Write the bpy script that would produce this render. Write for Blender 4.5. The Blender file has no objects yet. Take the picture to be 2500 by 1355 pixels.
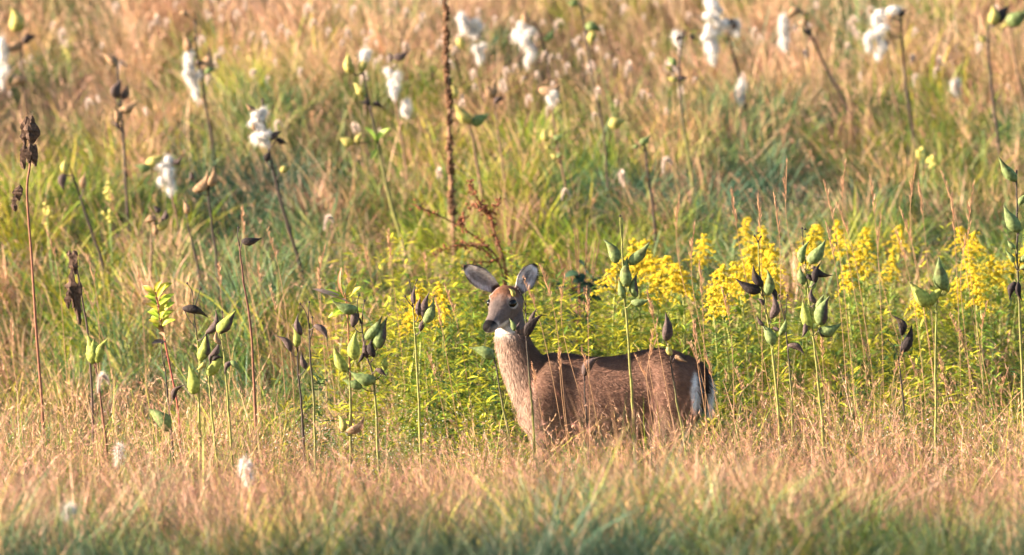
import bpy, bmesh, math, random
import numpy as np
from mathutils import Vector

random.seed(7)
rng = np.random.default_rng(11)
scene = bpy.context.scene
COL = scene.collection

# ------------------------------------------------------------------ camera
CAM_D, CAM_H, K = 40.0, 2.8, 4.6e-5          # metres to the deer, eye height, radians per photo pixel
AXIS = math.atan(CAM_H / CAM_D) - (1300 - 677.5) * K
cam = bpy.data.cameras.new("camera")
cam_ob = bpy.data.objects.new("camera", cam)
COL.objects.link(cam_ob)
cam_ob.location = (0, -CAM_D, CAM_H)
cam_ob.rotation_euler = (math.pi / 2 - AXIS, 0, 0)
cam.sensor_width = 36.0
cam.lens = 36.0 / (2500 * K)
cam.clip_start, cam.clip_end = 0.5, 3000
cam.dof.use_dof = True
cam.dof.focus_distance = 39.75
cam.dof.aperture_fstop = 2.75
scene.camera = cam_ob

# ------------------------------------------------------------------ sky and sun
SUN_AZ, SUN_EL = math.radians(6), math.radians(17)       # azimuth measured from -X towards the camera
to_sun = Vector((-math.cos(SUN_AZ) * math.cos(SUN_EL), -math.sin(SUN_AZ) * math.cos(SUN_EL), math.sin(SUN_EL)))
world = bpy.data.worlds.new("World")
scene.world = world
world.use_nodes = True
nt = world.node_tree
sky = nt.nodes.new("ShaderNodeTexSky")
sky.sky_type = 'NISHITA'
sky.sun_disc = False
sky.sun_elevation = SUN_EL
sky.sun_rotation = math.atan2(to_sun.x, to_sun.y)
bg = nt.nodes["Background"]
bg.inputs["Strength"].default_value = 0.065
nt.links.new(sky.outputs[0], bg.inputs["Color"])
sun = bpy.data.lights.new("sun", 'SUN')
sun.energy = 5.0
sun.angle = math.radians(0.6)
sun.color = (1.0, 0.79, 0.60)
sun_ob = bpy.data.objects.new("sun", sun)
COL.objects.link(sun_ob)
sun_ob.rotation_euler = to_sun.to_track_quat('Z', 'Y').to_euler()
sun_ob.location = (-20, -10, 15)

scene.view_settings.view_transform = 'Standard'
scene.view_settings.look = 'None'
scene.view_settings.gamma = 1.0
scene.view_settings.exposure = 2.2
scene.render.engine = 'CYCLES'
cy = scene.cycles
cy.max_bounces = 5; cy.diffuse_bounces = 2; cy.glossy_bounces = 2
cy.transmission_bounces = 3; cy.transparent_max_bounces = 4
cy.use_adaptive_sampling = True
cy.adaptive_threshold = 0.02
cy.use_denoising = True

# ------------------------------------------------------------------ helpers
def at(px, py, Y):
    """point of the photograph's pixel at the distance row Y"""
    ca, sa = math.cos(AXIS), math.sin(AXIS)
    u = (677.5 - py) * K
    d = np.array([(px - 1250) * K, ca + u * sa, -sa + u * ca])
    t = (Y + CAM_D) / d[1]
    return np.array([0, -CAM_D, CAM_H]) + d * t

def project(P):
    ca, sa = math.cos(AXIS), math.sin(AXIS)
    x = P[..., 0]; y = P[..., 1] + CAM_D; z = P[..., 2] - CAM_H
    f = y * ca - z * sa
    u = y * sa + z * ca
    return 1250 + x / f / K, 677.5 - u / f / K

def wave(x, y, seed, scale, n=6):
    """smooth noise about -1..1 from a few random sines"""
    r = np.random.default_rng(seed)
    out = 0
    for i in range(n):
        a = r.uniform(0, 2 * math.pi); k = r.uniform(.6, 1.7) * 2 * math.pi / scale
        out = out + np.sin(k * (np.cos(a) * x + np.sin(a) * y) + r.uniform(0, 6.28))
    return out / (n ** .5 * 1.1)

def gz(x, y):
    x = np.asarray(x, float); y = np.asarray(y, float)
    yp = np.clip(y, 0, None)
    slope = .185 * (yp - 1.5 * (1 - np.exp(-yp / 1.5)))
    crest = np.clip(yp - 38, 0, None)
    slope = np.where(yp > 38, .185 * 36.5 + .185 * 12 * (1 - np.exp(-crest / 12)), slope)
    s = np.clip((-y - 1.5) / 5.0, 0, 1); s = s * s * (3 - 2 * s)
    e = np.clip((-y - 11) / 14.0, 0, 1); e = e * e * (3 - 2 * e)
    hump = .24 * s * (1 - e)
    r = np.sqrt((x - .42) ** 2 + y ** 2)
    damp = np.clip((r - .8) / 3, 0, 1) * np.exp(-(np.abs(x) + np.abs(y)) / 150)
    return slope + hump + damp * (.075 + .06 * np.clip(y / 5, 0, 1)) * wave(x, y, 3, 2.6)

def ground_row(px, pyg):
    """the distance row where the ground shows at this pixel"""
    lo, hi = -6.0, 40.0
    for _ in range(40):
        m = (lo + hi) / 2
        p = at(px, pyg, m)
        if p[2] > gz(p[0], m): lo = m
        else: hi = m
    return (lo + hi) / 2

def set_cols(me, cols):
    cols = np.asarray(cols, np.float32)
    a = me.color_attributes.new("Col", 'FLOAT_COLOR', 'POINT')
    buf = np.ones((len(me.vertices), 4), np.float32); buf[:, :3] = cols
    a.data.foreach_set("color", buf.ravel())

def fast_mesh(name, V, F, cols, smooth=True):
    """V (n,3), F (m,k) of one face size"""
    V = np.ascontiguousarray(V, np.float32); F = np.ascontiguousarray(F, np.int32)
    me = bpy.data.meshes.new(name)
    m, k = F.shape
    me.vertices.add(len(V)); me.vertices.foreach_set("co", V.ravel())
    me.loops.add(m * k); me.loops.foreach_set("vertex_index", F.ravel())
    me.polygons.add(m)
    me.polygons.foreach_set("loop_start", np.arange(0, m * k, k, dtype=np.int32))
    me.polygons.foreach_set("loop_total", np.full(m, k, np.int32))
    if smooth: me.polygons.foreach_set("use_smooth", np.ones(m, bool))
    me.update(calc_edges=True)
    set_cols(me, cols)
    return me

class MB:
    """collects tubes, leaves and lofts of one part"""
    def __init__(s): s.V = []; s.F = []; s.C = []
    def add(s, V, F, C):
        b = len(s.V)
        s.V += [tuple(map(float, v)) for v in V]
        s.F += [tuple(int(i) + b for i in f) for f in F]
        C = np.asarray(C, float)
        if C.ndim == 1: C = np.tile(C, (len(V), 1))
        s.C += [tuple(c) for c in C]
    def tube(s, pts, rad, col, n=6):
        pts = np.asarray(pts, float); m = len(pts)
        rad = np.broadcast_to(np.asarray(rad, float), (m,))
        col = np.asarray(col, float)
        T = np.gradient(pts, axis=0); T /= np.linalg.norm(T, axis=1)[:, None] + 1e-9
        ref = np.array([0, 1, 0.03]) if abs(T[:, 1]).mean() < .9 else np.array([1, 0, 0.])
        V = []; C = []
        for i in range(m):
            a = np.cross(T[i], ref); a /= np.linalg.norm(a) + 1e-9
            b = np.cross(T[i], a)
            for k in range(n):
                th = 2 * math.pi * k / n
                V.append(pts[i] + rad[i] * (math.cos(th) * a + math.sin(th) * b))
                C.append(col if col.ndim == 1 else col[i])
        F = [(i * n + k, i * n + (k + 1) % n, (i + 1) * n + (k + 1) % n, (i + 1) * n + k) for i in range(m - 1) for k in range(n)]
        F += [tuple(range(n))[::-1], tuple(range((m - 1) * n, m * n))]
        s.add(V, F, C)
    def build(s, name, mat, parent=None, origin=(0, 0, 0), smooth=True):
        me = bpy.data.meshes.new(name)
        o = np.asarray(origin, float)
        me.from_pydata([tuple(np.asarray(v) - o) for v in s.V], [], s.F)
        if smooth:
            me.polygons.foreach_set("use_smooth", np.ones(len(me.polygons), bool))
        set_cols(me, s.C)
        me.materials.append(mat)
        ob = bpy.data.objects.new(name, me); COL.objects.link(ob)
        if parent: ob.parent = parent
        return ob

def link(name, me, mat, parent=None, kind=None):
    if mat and not me.materials: me.materials.append(mat)
    ob = bpy.data.objects.new(name, me); COL.objects.link(ob)
    if parent: ob.parent = parent
    if kind: ob["kind"] = kind
    return ob

def tag(o, label, cat, group=None, kind=None):
    o["label"] = label; o["category"] = cat
    if group: o["group"] = group
    if kind: o["kind"] = kind
    return o

def thing(name, loc, label, cat, group=None):
    o = bpy.data.objects.new(name, None); COL.objects.link(o)
    o.location = tuple(map(float, loc)); o.empty_display_size = .05
    return tag(o, label, cat, group)

def plant_mat(name, translucent=.3, rough=.6, spec=.25, noise=.25, scale=60, bump=0.0):
    m = bpy.data.materials.new(name); m.use_nodes = True
    t = m.node_tree; n = t.nodes; p = n["Principled BSDF"]; out = n["Material Output"]
    att = n.new("ShaderNodeAttribute"); att.attribute_name = "Col"
    tc = n.new("ShaderNodeTexCoord")
    nz = n.new("ShaderNodeTexNoise"); nz.inputs["Scale"].default_value = scale; nz.inputs["Detail"].default_value = 4
    t.links.new(tc.outputs["Object"], nz.inputs["Vector"])
    mr = n.new("ShaderNodeMapRange")
    mr.inputs[1].default_value = .3; mr.inputs[2].default_value = .7
    mr.inputs[3].default_value = 1 - noise; mr.inputs[4].default_value = 1 + noise
    t.links.new(nz.outputs["Fac"], mr.inputs[0])
    mul = n.new("ShaderNodeVectorMath"); mul.operation = 'SCALE'
    t.links.new(att.outputs["Color"], mul.inputs[0]); t.links.new(mr.outputs[0], mul.inputs["Scale"])
    t.links.new(mul.outputs[0], p.inputs["Base Color"])
    p.inputs["Roughness"].default_value = rough
    p.inputs["Specular IOR Level"].default_value = spec
    if bump:
        b = n.new("ShaderNodeBump"); b.inputs["Strength"].default_value = bump; b.inputs["Distance"].default_value = .004
        t.links.new(nz.outputs["Fac"], b.inputs["Height"]); t.links.new(b.outputs[0], p.inputs["Normal"])
    if translucent:
        tr = n.new("ShaderNodeBsdfTranslucent"); mx = n.new("ShaderNodeMixShader"); mx.inputs[0].default_value = translucent
        t.links.new(mul.outputs[0], tr.inputs["Color"])
        t.links.new(p.outputs[0], mx.inputs[1]); t.links.new(tr.outputs[0], mx.inputs[2])
        t.links.new(mx.outputs[0], out.inputs["Surface"])
    return m

M = dict(
    grass=plant_mat("grass_blade", .18, .55, .3, .15, 8),
    leaf=plant_mat("leaf", .35, .5, .35, .25, 50),
    stem=plant_mat("stem", .0, .6, .3, .35, 70, .3),
    pod=plant_mat("pod_skin", .15, .7, .15, .38, 70, .9),
    dry=plant_mat("dry_husk", .05, .75, .2, .4, 110, .8),
    fluff=plant_mat("seed_silk", .4, .6, .3, .05, 60),
    petal=plant_mat("petal", .3, .6, .2, .15, 120),
    fur=plant_mat("fur", .0, .75, .12, .22, 160, .5),
    hair=plant_mat("fur_hair", .15, .6, .15, .1, 40),
    eye=plant_mat("eye", 0, .12, .3, 0, 10),
    soil=plant_mat("soil", 0, .95, .1, .5, 9, .6),
)

# ------------------------------------------------------------------ ground
def axis_steps(lo, hi, fine_lo, fine_hi, step):
    a = list(np.arange(fine_lo, fine_hi + 1e-6, step))
    s, v = step, fine_hi
    while v < hi: s *= 1.25; v += s; a.append(v)
    s, v = step, fine_lo
    while v > lo: s *= 1.25; v -= s; a.insert(0, v)
    return np.array(a)
gx = axis_steps(-700, 700, -9, 9, .3); gy = axis_steps(-300, 1600, -14, 20, .3)
X, Yg = np.meshgrid(gx, gy)
Vg = np.stack([X, Yg, gz(X, Yg)], -1).reshape(-1, 3)
nx, ny = len(gx), len(gy)
idx = np.arange(nx * ny).reshape(ny, nx)
Fg = np.stack([idx[:-1, :-1], idx[:-1, 1:], idx[1:, 1:], idx[1:, :-1]], -1).reshape(-1, 4)
gn = wave(Vg[:, 0], Vg[:, 1], 5, 4.0)[:, None] * .5 + .5
gcol = np.clip(gn, 0, 1) * np.array([.16, .11, .055]) + (1 - np.clip(gn, 0, 1)) * np.array([.07, .085, .03])
g = link("ground", fast_mesh("ground", Vg, Fg, gcol), M['soil'], kind="structure")
tag(g, "meadow hillside rising behind the deer, soil under the grass", "ground", kind="structure")

# ------------------------------------------------------------------ the deer
PX = .00184
def dx(px): return (px - 1250) * PX
def dz(py): return (1300 - py) * PX

def ring_loft(rings):
    n = len(rings[0]); V = [p for r in rings for p in r]; m = len(rings)
    F = [(i * n + k, i * n + (k + 1) % n, (i + 1) * n + (k + 1) % n, (i + 1) * n + k) for i in range(m - 1) for k in range(n)]
    V.append(np.mean(rings[0], axis=0)); V.append(np.mean(rings[-1], axis=0))
    c0, c1 = m * n, m * n + 1
    F += [(c0, (k + 1) % n, k) for k in range(n)]
    F += [(c1, (m - 1) * n + k, (m - 1) * n + (k + 1) % n) for k in range(n)]
    return V, F

def smooth_rows(rows, sub=4):
    """Catmull-Rom through table rows"""
    R = np.asarray(rows, float); R = np.vstack([2 * R[0] - R[1], R, 2 * R[-1] - R[-2]])
    out = []
    for i in range(1, len(R) - 2):
        for s in range(sub):
            t = s / sub
            out.append(.5 * ((2 * R[i]) + (-R[i - 1] + R[i + 1]) * t + (2 * R[i - 1] - 5 * R[i] + 4 * R[i + 1] - R[i + 2]) * t * t
                             + (-R[i - 1] + 3 * R[i] - 3 * R[i + 1] + R[i + 2]) * t ** 3))
    out.append(R[-2])
    return np.array(out)

parts = []
NR = 28
TH = np.linspace(0, 2 * math.pi, NR, endpoint=False)
# torso: x, top row, bottom row, half width
torso = smooth_rows([(1266, 945, 1030, .055), (1292, 893, 1062, .094), (1330, 864, 1078, .118), (1385, 861, 1084, .132), (1445, 870, 1088, .150),
                     (1505, 868, 1086, .152), (1560, 856, 1070, .145), (1610, 848, 1054, .142), (1655, 857, 1046, .13), (1690, 880, 1032, .105), (1714, 915, 1005, .06)])
parts.append(ring_loft([[np.array([dx(r[0]), r[3] * np.sign(c) * abs(c) ** .92, dz((r[1] + r[2]) / 2) + (r[2] - r[1]) / 2 * PX * s])
                         for c, s in zip(np.cos(TH), np.sin(TH))] for r in torso]))
def limb(rows, sub=4):
    """x, y, z, half depth along the picture, half width across"""
    R = smooth_rows(rows, sub)
    T = np.gradient(R[:, :3], axis=0)
    rings = []
    for r, t in zip(R, T):
        t = t / np.linalg.norm(t)
        a = np.cross(np.array([0, 1, 0.]), t); a /= np.linalg.norm(a)
        b = np.cross(t, a)
        rings.append([r[:3] + max(r[3], .002) * c * a + max(r[4], .002) * s * b for c, s in zip(np.cos(TH), np.sin(TH))])
    return ring_loft(rings)
# neck
parts.append(limb([(dx(1345), 0, dz(985), .15, .105), (dx(1305), -.005, dz(935), .125, .098), (dx(1270), -.012, dz(880), .094, .08),
                   (dx(1251), -.02, dz(830), .077, .068), (dx(1246), -.02, dz(790), .066, .06), (dx(1247), -.01, dz(745), .05, .05)]))
# head frame
psi, pit = math.radians(31), math.radians(26)
hf = np.array([-math.cos(pit) * math.sin(psi), -math.cos(pit) * math.cos(psi), -math.sin(pit)])
hl = np.array([math.cos(psi), -math.sin(psi), 0])
hu = np.array([-math.sin(pit) * math.sin(psi), -math.sin(pit) * math.cos(psi), math.cos(pit)])
HO = np.array([dx(1230), -.045, dz(746)])
def hp(s, u, l): return HO + hf * s * .9 + hu * u + hl * l
head = smooth_rows([(-.115, .02, -.04, .03), (-.095, .058, -.06, .054), (-.06, .080, -.078, .066), (-.02, .085, -.084, .069), (.02, .070, -.08, .063), (.06, .047, -.07, .050),
                    (.10, .026, -.06, .038), (.14, .012, -.052, .033), (.165, .006, -.050, .032), (.187, .0, -.044, .026), (.198, -.010, -.036, .014)], 3)
parts.append(ring_loft([[hp(r[0], (r[1] + r[2]) / 2 + (r[1] - r[2]) / 2 * s, r[3] * np.sign(c) * abs(c) ** .9) for c, s in zip(np.cos(TH), np.sin(TH))] for r in head]))
def ball(c, r):
    c = np.asarray(c)
    rings = []
    for ph in np.linspace(.15, math.pi - .15, 9):
        rings.append([c + r * np.array([math.sin(ph) * math.cos(t), math.sin(ph) * math.sin(t), math.cos(ph)]) for t in TH])
    return ring_loft(rings)
for sgn in (-1, 1):
    parts.append(ball(hp(-.004, .044, .047 * sgn), .019))      # brow
    parts.append(ball(hp(.02, .004, .044 * sgn), .024))       # cheek bone
# ears: cupped leaf shells, thick at the rim
ears = []
EARW = smooth_rows([(0, .018), (.12, .026), (.3, .040), (.5, .0465), (.68, .043), (.84, .029), (.95, .013), (1.0, .004)], 3)
for (rootp, t, yt, side) in ((hp(-.07, .046, -.050), (1131, 646), -.02, -1), (hp(-.062, .042, .056), (1309, 641), .02, 1)):
    B = rootp; Tp = np.array([dx(t[0]), yt, dz(t[1])])
    L = np.linalg.norm(Tp - B); a = (Tp - B) / L
    n = np.array([side * .28, -1, .1]); n -= a * n.dot(a); n /= np.linalg.norm(n)
    w = np.cross(a, n)
    ears.append((B, a, n, w, L, side))
    rings = []
    for tt, W in EARW:
        vs = np.linspace(-1, 1, 13); d = .034 * (1 - tt * .75); th = .010 * (1 - .45 * tt)
        Wd = W * (0.93 if side > 0 else 1.0)
        inner = [B + a * L * tt + w * v * Wd + n * (d * (v * v - .8)) for v in vs]
        outer = [B + a * L * tt + w * v * (Wd + th * .3) + n * (d * (v * v - .8) - th) for v in vs[::-1]]
        rings.append(inner + outer)
    parts.append(ring_loft(rings))
# tail
parts.append(limb([(dx(1672), 0, dz(880), .03, .03), (dx(1703), 0, dz(897), .03, .034), (dx(1724), -.004, dz(925), .022, .036), (dx(1729), -.008, dz(965), .016, .030), (dx(1727), -.008, dz(1012), .004, .008)]))
# legs
for yy in (-.085, .085):
    sh = 12 if yy > 0 else -6
    parts.append(limb([(dx(1362), yy * .95, dz(885), .045, .034), (dx(1345), yy * 1.16, dz(930), .075, .046), (dx(1325), yy * 1.2, dz(985), .085, .05), (dx(1322), yy * 1.1, dz(1040), .06, .04)]))   # shoulder
    parts.append(limb([(dx(1598), yy * .9, dz(868), .045, .04), (dx(1628), yy * 1.0, dz(915), .095, .072), (dx(1640), yy * 1.05, dz(985), .115, .075), (dx(1625), yy * 1.0, dz(1055), .075, .05)]))   # haunch
    parts.append(limb([(dx(1335), yy * .8, dz(985), .085, .05), (dx(1330 + sh), yy, dz(1055), .06, .045), (dx(1328 + sh), yy, dz(1105), .038, .032), (dx(1322 + sh), yy, dz(1180), .026, .025),
                       (dx(1322 + sh), yy, dz(1255), .017, .016), (dx(1318 + sh), yy, dz(1278), .021, .02), (dx(1310 + sh), yy, dz(1299.5), .026, .023)]))
    parts.append(limb([(dx(1640), yy * .8, dz(960), .12, .06), (dx(1632 + sh), yy, dz(1040), .095, .06), (dx(1632 + sh), yy, dz(1100), .05, .042), (dx(1672 + sh), yy, dz(1165), .031, .026),
                       (dx(1668 + sh), yy, dz(1250), .018, .017), (dx(1664 + sh), yy, dz(1278), .021, .02), (dx(1655 + sh), yy, dz(1299.5), .026, .023)]))

bm_V, bm_F = [], []
for V, F in parts:
    b = len(bm_V); bm_V += [tuple(v) for v in V]; bm_F += [tuple(i + b for i in f) for f in F]
raw = bpy.data.meshes.new("deer_raw"); raw.from_pydata(bm_V, [], bm_F)
bmx = bmesh.new(); bmx.from_mesh(raw); bmesh.ops.recalc_face_normals(bmx, faces=bmx.faces); bmx.to_mesh(raw); bmx.free()
tmp = bpy.data.objects.new("deer_raw", raw); COL.objects.link(tmp)
md = tmp.modifiers.new("r", 'REMESH'); md.mode = 'VOXEL'; md.voxel_size = .0042
sm = tmp.modifiers.new("s", 'SMOOTH'); sm.factor = .5; sm.iterations = 9
dg = bpy.context.evaluated_depsgraph_get()
deer_me = bpy.data.meshes.new_from_object(tmp.evaluated_get(dg)); deer_me.name = "deer"
bpy.data.objects.remove(tmp); bpy.data.meshes.remove(raw)
nv = len(deer_me.vertices)
DV = np.empty(nv * 3, np.float32); deer_me.vertices.foreach_get("co", DV); DV = DV.reshape(-1, 3).astype(float)
DN = np.empty(nv * 3, np.float32); deer_me.vertices.foreach_get("normal", DN); DN = DN.reshape(-1, 3).astype(float)

def sst(a, b, x):
    t = np.clip((x - a) / (b - a), 0, 1); return t * t * (3 - 2 * t)
def mix(c, new, f):
    f = np.clip(f, 0, 1)[:, None]; return c * (1 - f) + np.asarray(new) * f

def coat(P, N):
    ppx = 1250 + P[:, 0] / PX; ppy = 1300 - P[:, 2] / PX
    nzz = wave(P[:, 0] * 1.0, P[:, 2] + P[:, 1] * .7, 21, .10) * .5 + wave(P[:, 0], P[:, 2], 22, .04) * .3
    c = np.tile(np.array([.285, .158, .112]), (len(P), 1))
    c = mix(c, (.16, .088, .06), sst(.735, .80, P[:, 2] + nzz * .012) * (ppx > 1270))            # darker back
    c = mix(c, (.44, .29, .20), sst(970, 1060, ppy + nzz * 12) * sst(1290, 1330, ppx))           # paler lower side
    c = mix(c, (.70, .66, .62), sst(.45, .40, P[:, 2]) * (N[:, 2] < .1) * sst(1380, 1440, ppx) * sst(1580, 1520, ppx) * sst(1030, 1075, ppy))   # belly
    # neck: pale front, brown nape
    edge = 1204 + np.clip((ppy - 810) / 230, 0, 1.1) ** 1.3 * 64
    c = mix(c, (.52, .37, .29), sst(95, 8, ppx - edge + nzz * 10) * sst(760, 800, ppy) * sst(1330, 1290, ppx))
    c = mix(c, (.16, .10, .07), sst(1262, 1290, ppx - (ppy - 810) * .25 + nzz * 8) * sst(930, 870, ppy) * sst(1400, 1330, ppx) * sst(770, 800, ppy))
    # rump patch and tail
    c = mix(c, (.80, .80, .82), sst(22, 10, np.hypot((ppx - 1694) * 1.6, (ppy - 958) * .32) + nzz * 3.5) * (ppx < 1709))
    tl = (ppx > 1700) & (ppy > 870)
    c = mix(c, (.085, .055, .045), tl * sst(1700, 1710, ppx + nzz * 3))
    c = mix(c, (.80, .80, .82), tl * sst(1726, 1737, ppx + nzz * 6 + (ppy - 930) * .07))
    # legs and hooves
    c = mix(c, (.24, .15, .10), sst(.38, .30, P[:, 2]))
    c = mix(c, (.03, .028, .026), sst(.055, .04, P[:, 2]))
    # head
    R = P - HO; s = R @ hf / .9; u = R @ hu; l = R @ hl
    inh = ((s > -.13) & (np.abs(l) < .10) & (u > -.1) & (u < .1) & (ppy < 812) & (R @ R.T.mean(axis=1) * 0 == 0)).astype(float)
    inh *= sst(-.13, -.09, s)
    c = mix(c, (.20, .158, .148), inh)
    c = mix(c, (.22, .105, .062), inh * sst(.02, .05, u + nzz * .012) * sst(.06, .0, s + nzz * .02))
    c = mix(c, (.15, .12, .115), inh * sst(.03, .06, s) * sst(.022, .008, np.abs(l)) * (u > -.02))
    c = mix(c, (.62, .58, .55), inh * sst(.0115, .006, np.abs(np.hypot(s - .006, (u - .026) * 1.25) - .026)) * (np.abs(l) > .03) * (.22 + .45 * sst(.020, .008, u)))
    c = mix(c, (.72, .69, .66), inh * sst(-.024, -.040, u + nzz * .004) * sst(.04, .08, s))
    c = mix(c, (.62, .58, .56), inh * sst(.118, .138, s) * sst(.002, -.018, u + nzz * .004) * .85)
    c = mix(c, (.007, .006, .007), inh * sst(.146, .153, s - .40 * (u + .004)) * sst(-.038, -.032, u))
    # throat
    c = mix(c, (.58, .54, .52), sst(38, 4, np.hypot((ppx - 1226) * .85, (ppy - 804) * 1.5) + nzz * 8) * (P[:, 1] < .05))
    # ears
    for B, a, n, w, L, side in ears:
        Q = P - B; t = Q @ a / L; v = Q @ w; nn = Q @ n
        W = np.interp(t, EARW[:, 0], EARW[:, 1]) * (.93 if side > 0 else 1.0)
        e = ((t > .06) & (t < 1.08) & (np.abs(v) < W + .012) & (np.abs(nn) < .055)).astype(float) * sst(.05, .2, t)
        inner = (N @ n > -.15).astype(float)
        c = mix(c, (.13, .085, .07), e)
        c = mix(c, (.80, .72, .72), e * inner)
        st_ = wave(v / np.maximum(W, .004) * 1.0, t * .5, 31, .55)
        dark = np.clip(sst(.95, .25, np.hypot((v / np.maximum(W, .004) - .12 * side), (t - .54) * 1.9) + nzz * .15) * (.75 + .45 * st_), 0, 1)
        c = mix(c, (.20, .165, .17), e * inner * dark * .7)
        c = mix(c, (.88, .80, .77), e * inner * sst(.35, .55, -v * side / np.maximum(W, .004)) * sst(.72, .55, t) * .8)
        c = mix(c, (.045, .036, .036), e * sst(.80, .92, np.abs(v) / np.maximum(W, .004) + nzz * .05) * (.45 + .55 * sst(.3, .8, t)))
        c = mix(c, (.045, .036, .036), e * sst(.86, .95, t))
    lum = c.mean(axis=1); c = c * (.70 + .26 * sst(.35, .6, lum))[:, None]
    return np.clip(c * (1 + .2 * nzz[:, None]), 0, .9)

set_cols(deer_me, coat(DV, DN))
deer_me.polygons.foreach_set("use_smooth", np.ones(len(deer_me.polygons), bool))
deer_me.materials.clear(); deer_me.materials.append(M['fur'])
deer = link("deer", deer_me, None)
tag(deer, "young brown white-tailed doe standing in tall grass looking at the camera", "deer")
for sgn in (-1, 1):
    e = MB()
    V, F = ball((0, 0, 0), 1.0)
    c = hp(.008, .024, .0555 * sgn)
    V = [c + (hf * v[0] * .0255 + hu * v[2] * .0185 + hl * v[1] * .020) for v in V]
    e.add(V, F, (.002, .0015, .0015)); e.build("eye", M['eye'], deer)

# short coat of hairs
me = deer_me; me.calc_loop_triangles()
NT = len(me.loop_triangles); tri = np.empty(NT * 3, np.int32); me.loop_triangles.foreach_get("vertices", tri); tri = tri.reshape(-1, 3)
TA = DV[tri[:, 0]]; TB = DV[tri[:, 1]]; TC = DV[tri[:, 2]]
area = np.linalg.norm(np.cross(TB - TA, TC - TA), axis=1)
NH = 110000
pick = rng.choice(NT, NH, p=area / area.sum()); r1 = np.sqrt(rng.random(NH))[:, None]; r2 = rng.random(NH)[:, None]
HP = TA[pick] * (1 - r1) + TB[pick] * r1 * (1 - r2) + TC[pick] * r1 * r2
HN = DN[tri[pick, 0]]
hpx = 1250 + HP[:, 0] / PX; hpy = 1300 - HP[:, 2] / PX
keep = HP[:, 2] > .06
flow = np.tile(np.array([.9, 0, -.45]), (NH, 1))
neckm = ((hpx < 1300) & (hpy > 800) & (hpy < 1010)); flow[neckm] = (.25, 0, -1)
RH = HP - HO; hs = RH @ hf / .9
headm = (hpy < 815) & (hpx < 1300) & (hs > -.12); flow[headm] = -hf * .9 + hl * 0
tailm = (hpx > 1700); flow[tailm] = (.55, 0, -.8)
flow = flow - HN * np.sum(flow * HN, axis=1)[:, None]
flow /= np.linalg.norm(flow, axis=1)[:, None] + 1e-6
HD = flow + HN * rng.uniform(.12, .5, (NH, 1)) + rng.normal(0, .16, (NH, 3)); HD /= np.linalg.norm(HD, axis=1)[:, None]
HL = rng.uniform(.010, .019, NH); HL[neckm] *= 1.5; HL[headm] = rng.uniform(.004, .008, headm.sum()); HL[tailm] = rng.uniform(.015, .06, tailm.sum())
for B_, a_, n_, w_, L_, sd_ in ears:
    Q_ = HP - B_; t_ = Q_ @ a_ / L_; em = (t_ > .05) & (t_ < .75) & (np.abs(Q_ @ n_) < .05) & (np.abs(Q_ @ w_) < .045) & (HN @ n_ > .1)
    flow[em] = a_; HD[em] = a_ * .8 + n_ * rng.uniform(.1, .6, (em.sum(), 1)) - w_ * np.sign(Q_[em] @ w_)[:, None] * .6 + rng.normal(0, .2, (em.sum(), 3)); HD[em] /= np.linalg.norm(HD[em], axis=1)[:, None]
    HL[em] = rng.uniform(.008, .026, em.sum())
noseband = headm & (hs > .13)
keep &= ~noseband
for sgn in (-1, 1):
    keep &= np.linalg.norm(HP - hp(.008, .024, .060 * sgn), axis=1) > .027
HS = np.cross(HD, HN + .3 * rng.normal(0, 1, (NH, 3))); HS /= np.linalg.norm(HS, axis=1)[:, None] + 1e-6
HC = coat(HP, HN) * rng.uniform(.7, 1.35, (NH, 1))
HP, HD, HL, HS, HC = HP[keep], HD[keep], HL[keep][:, None], HS[keep], HC[keep]
nh = len(HP)
FV = np.stack([HP - HS * .0011, HP + HS * .0011, HP + HD * HL], 1).reshape(-1, 3)
link("fur_coat", fast_mesh("fur_coat", FV, np.arange(nh * 3).reshape(-1, 3), np.repeat(np.clip(HC, 0, .9), 3, axis=0)), M['hair'], deer, "stuff")

# ------------------------------------------------------------------ milkweeds
PODC = dict(g=((.30, .36, .085), (.35, .39, .09)), y=((.42, .39, .11), (.46, .40, .14)), d=((.085, .062, .06), (.115, .082, .075)),
            k=((.026, .021, .022), (.045, .034, .032)), b=((.30, .19, .11), (.37, .24, .14)), s=((.17, .24, .095), (.21, .27, .10)))
PROF = np.array([(0, .30), (.04, .55), (.12, .82), (.24, 1.0), (.36, 1.0), (.5, .84), (.63, .60), (.75, .37), (.86, .20), (.95, .09), (1, .015)])

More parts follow.
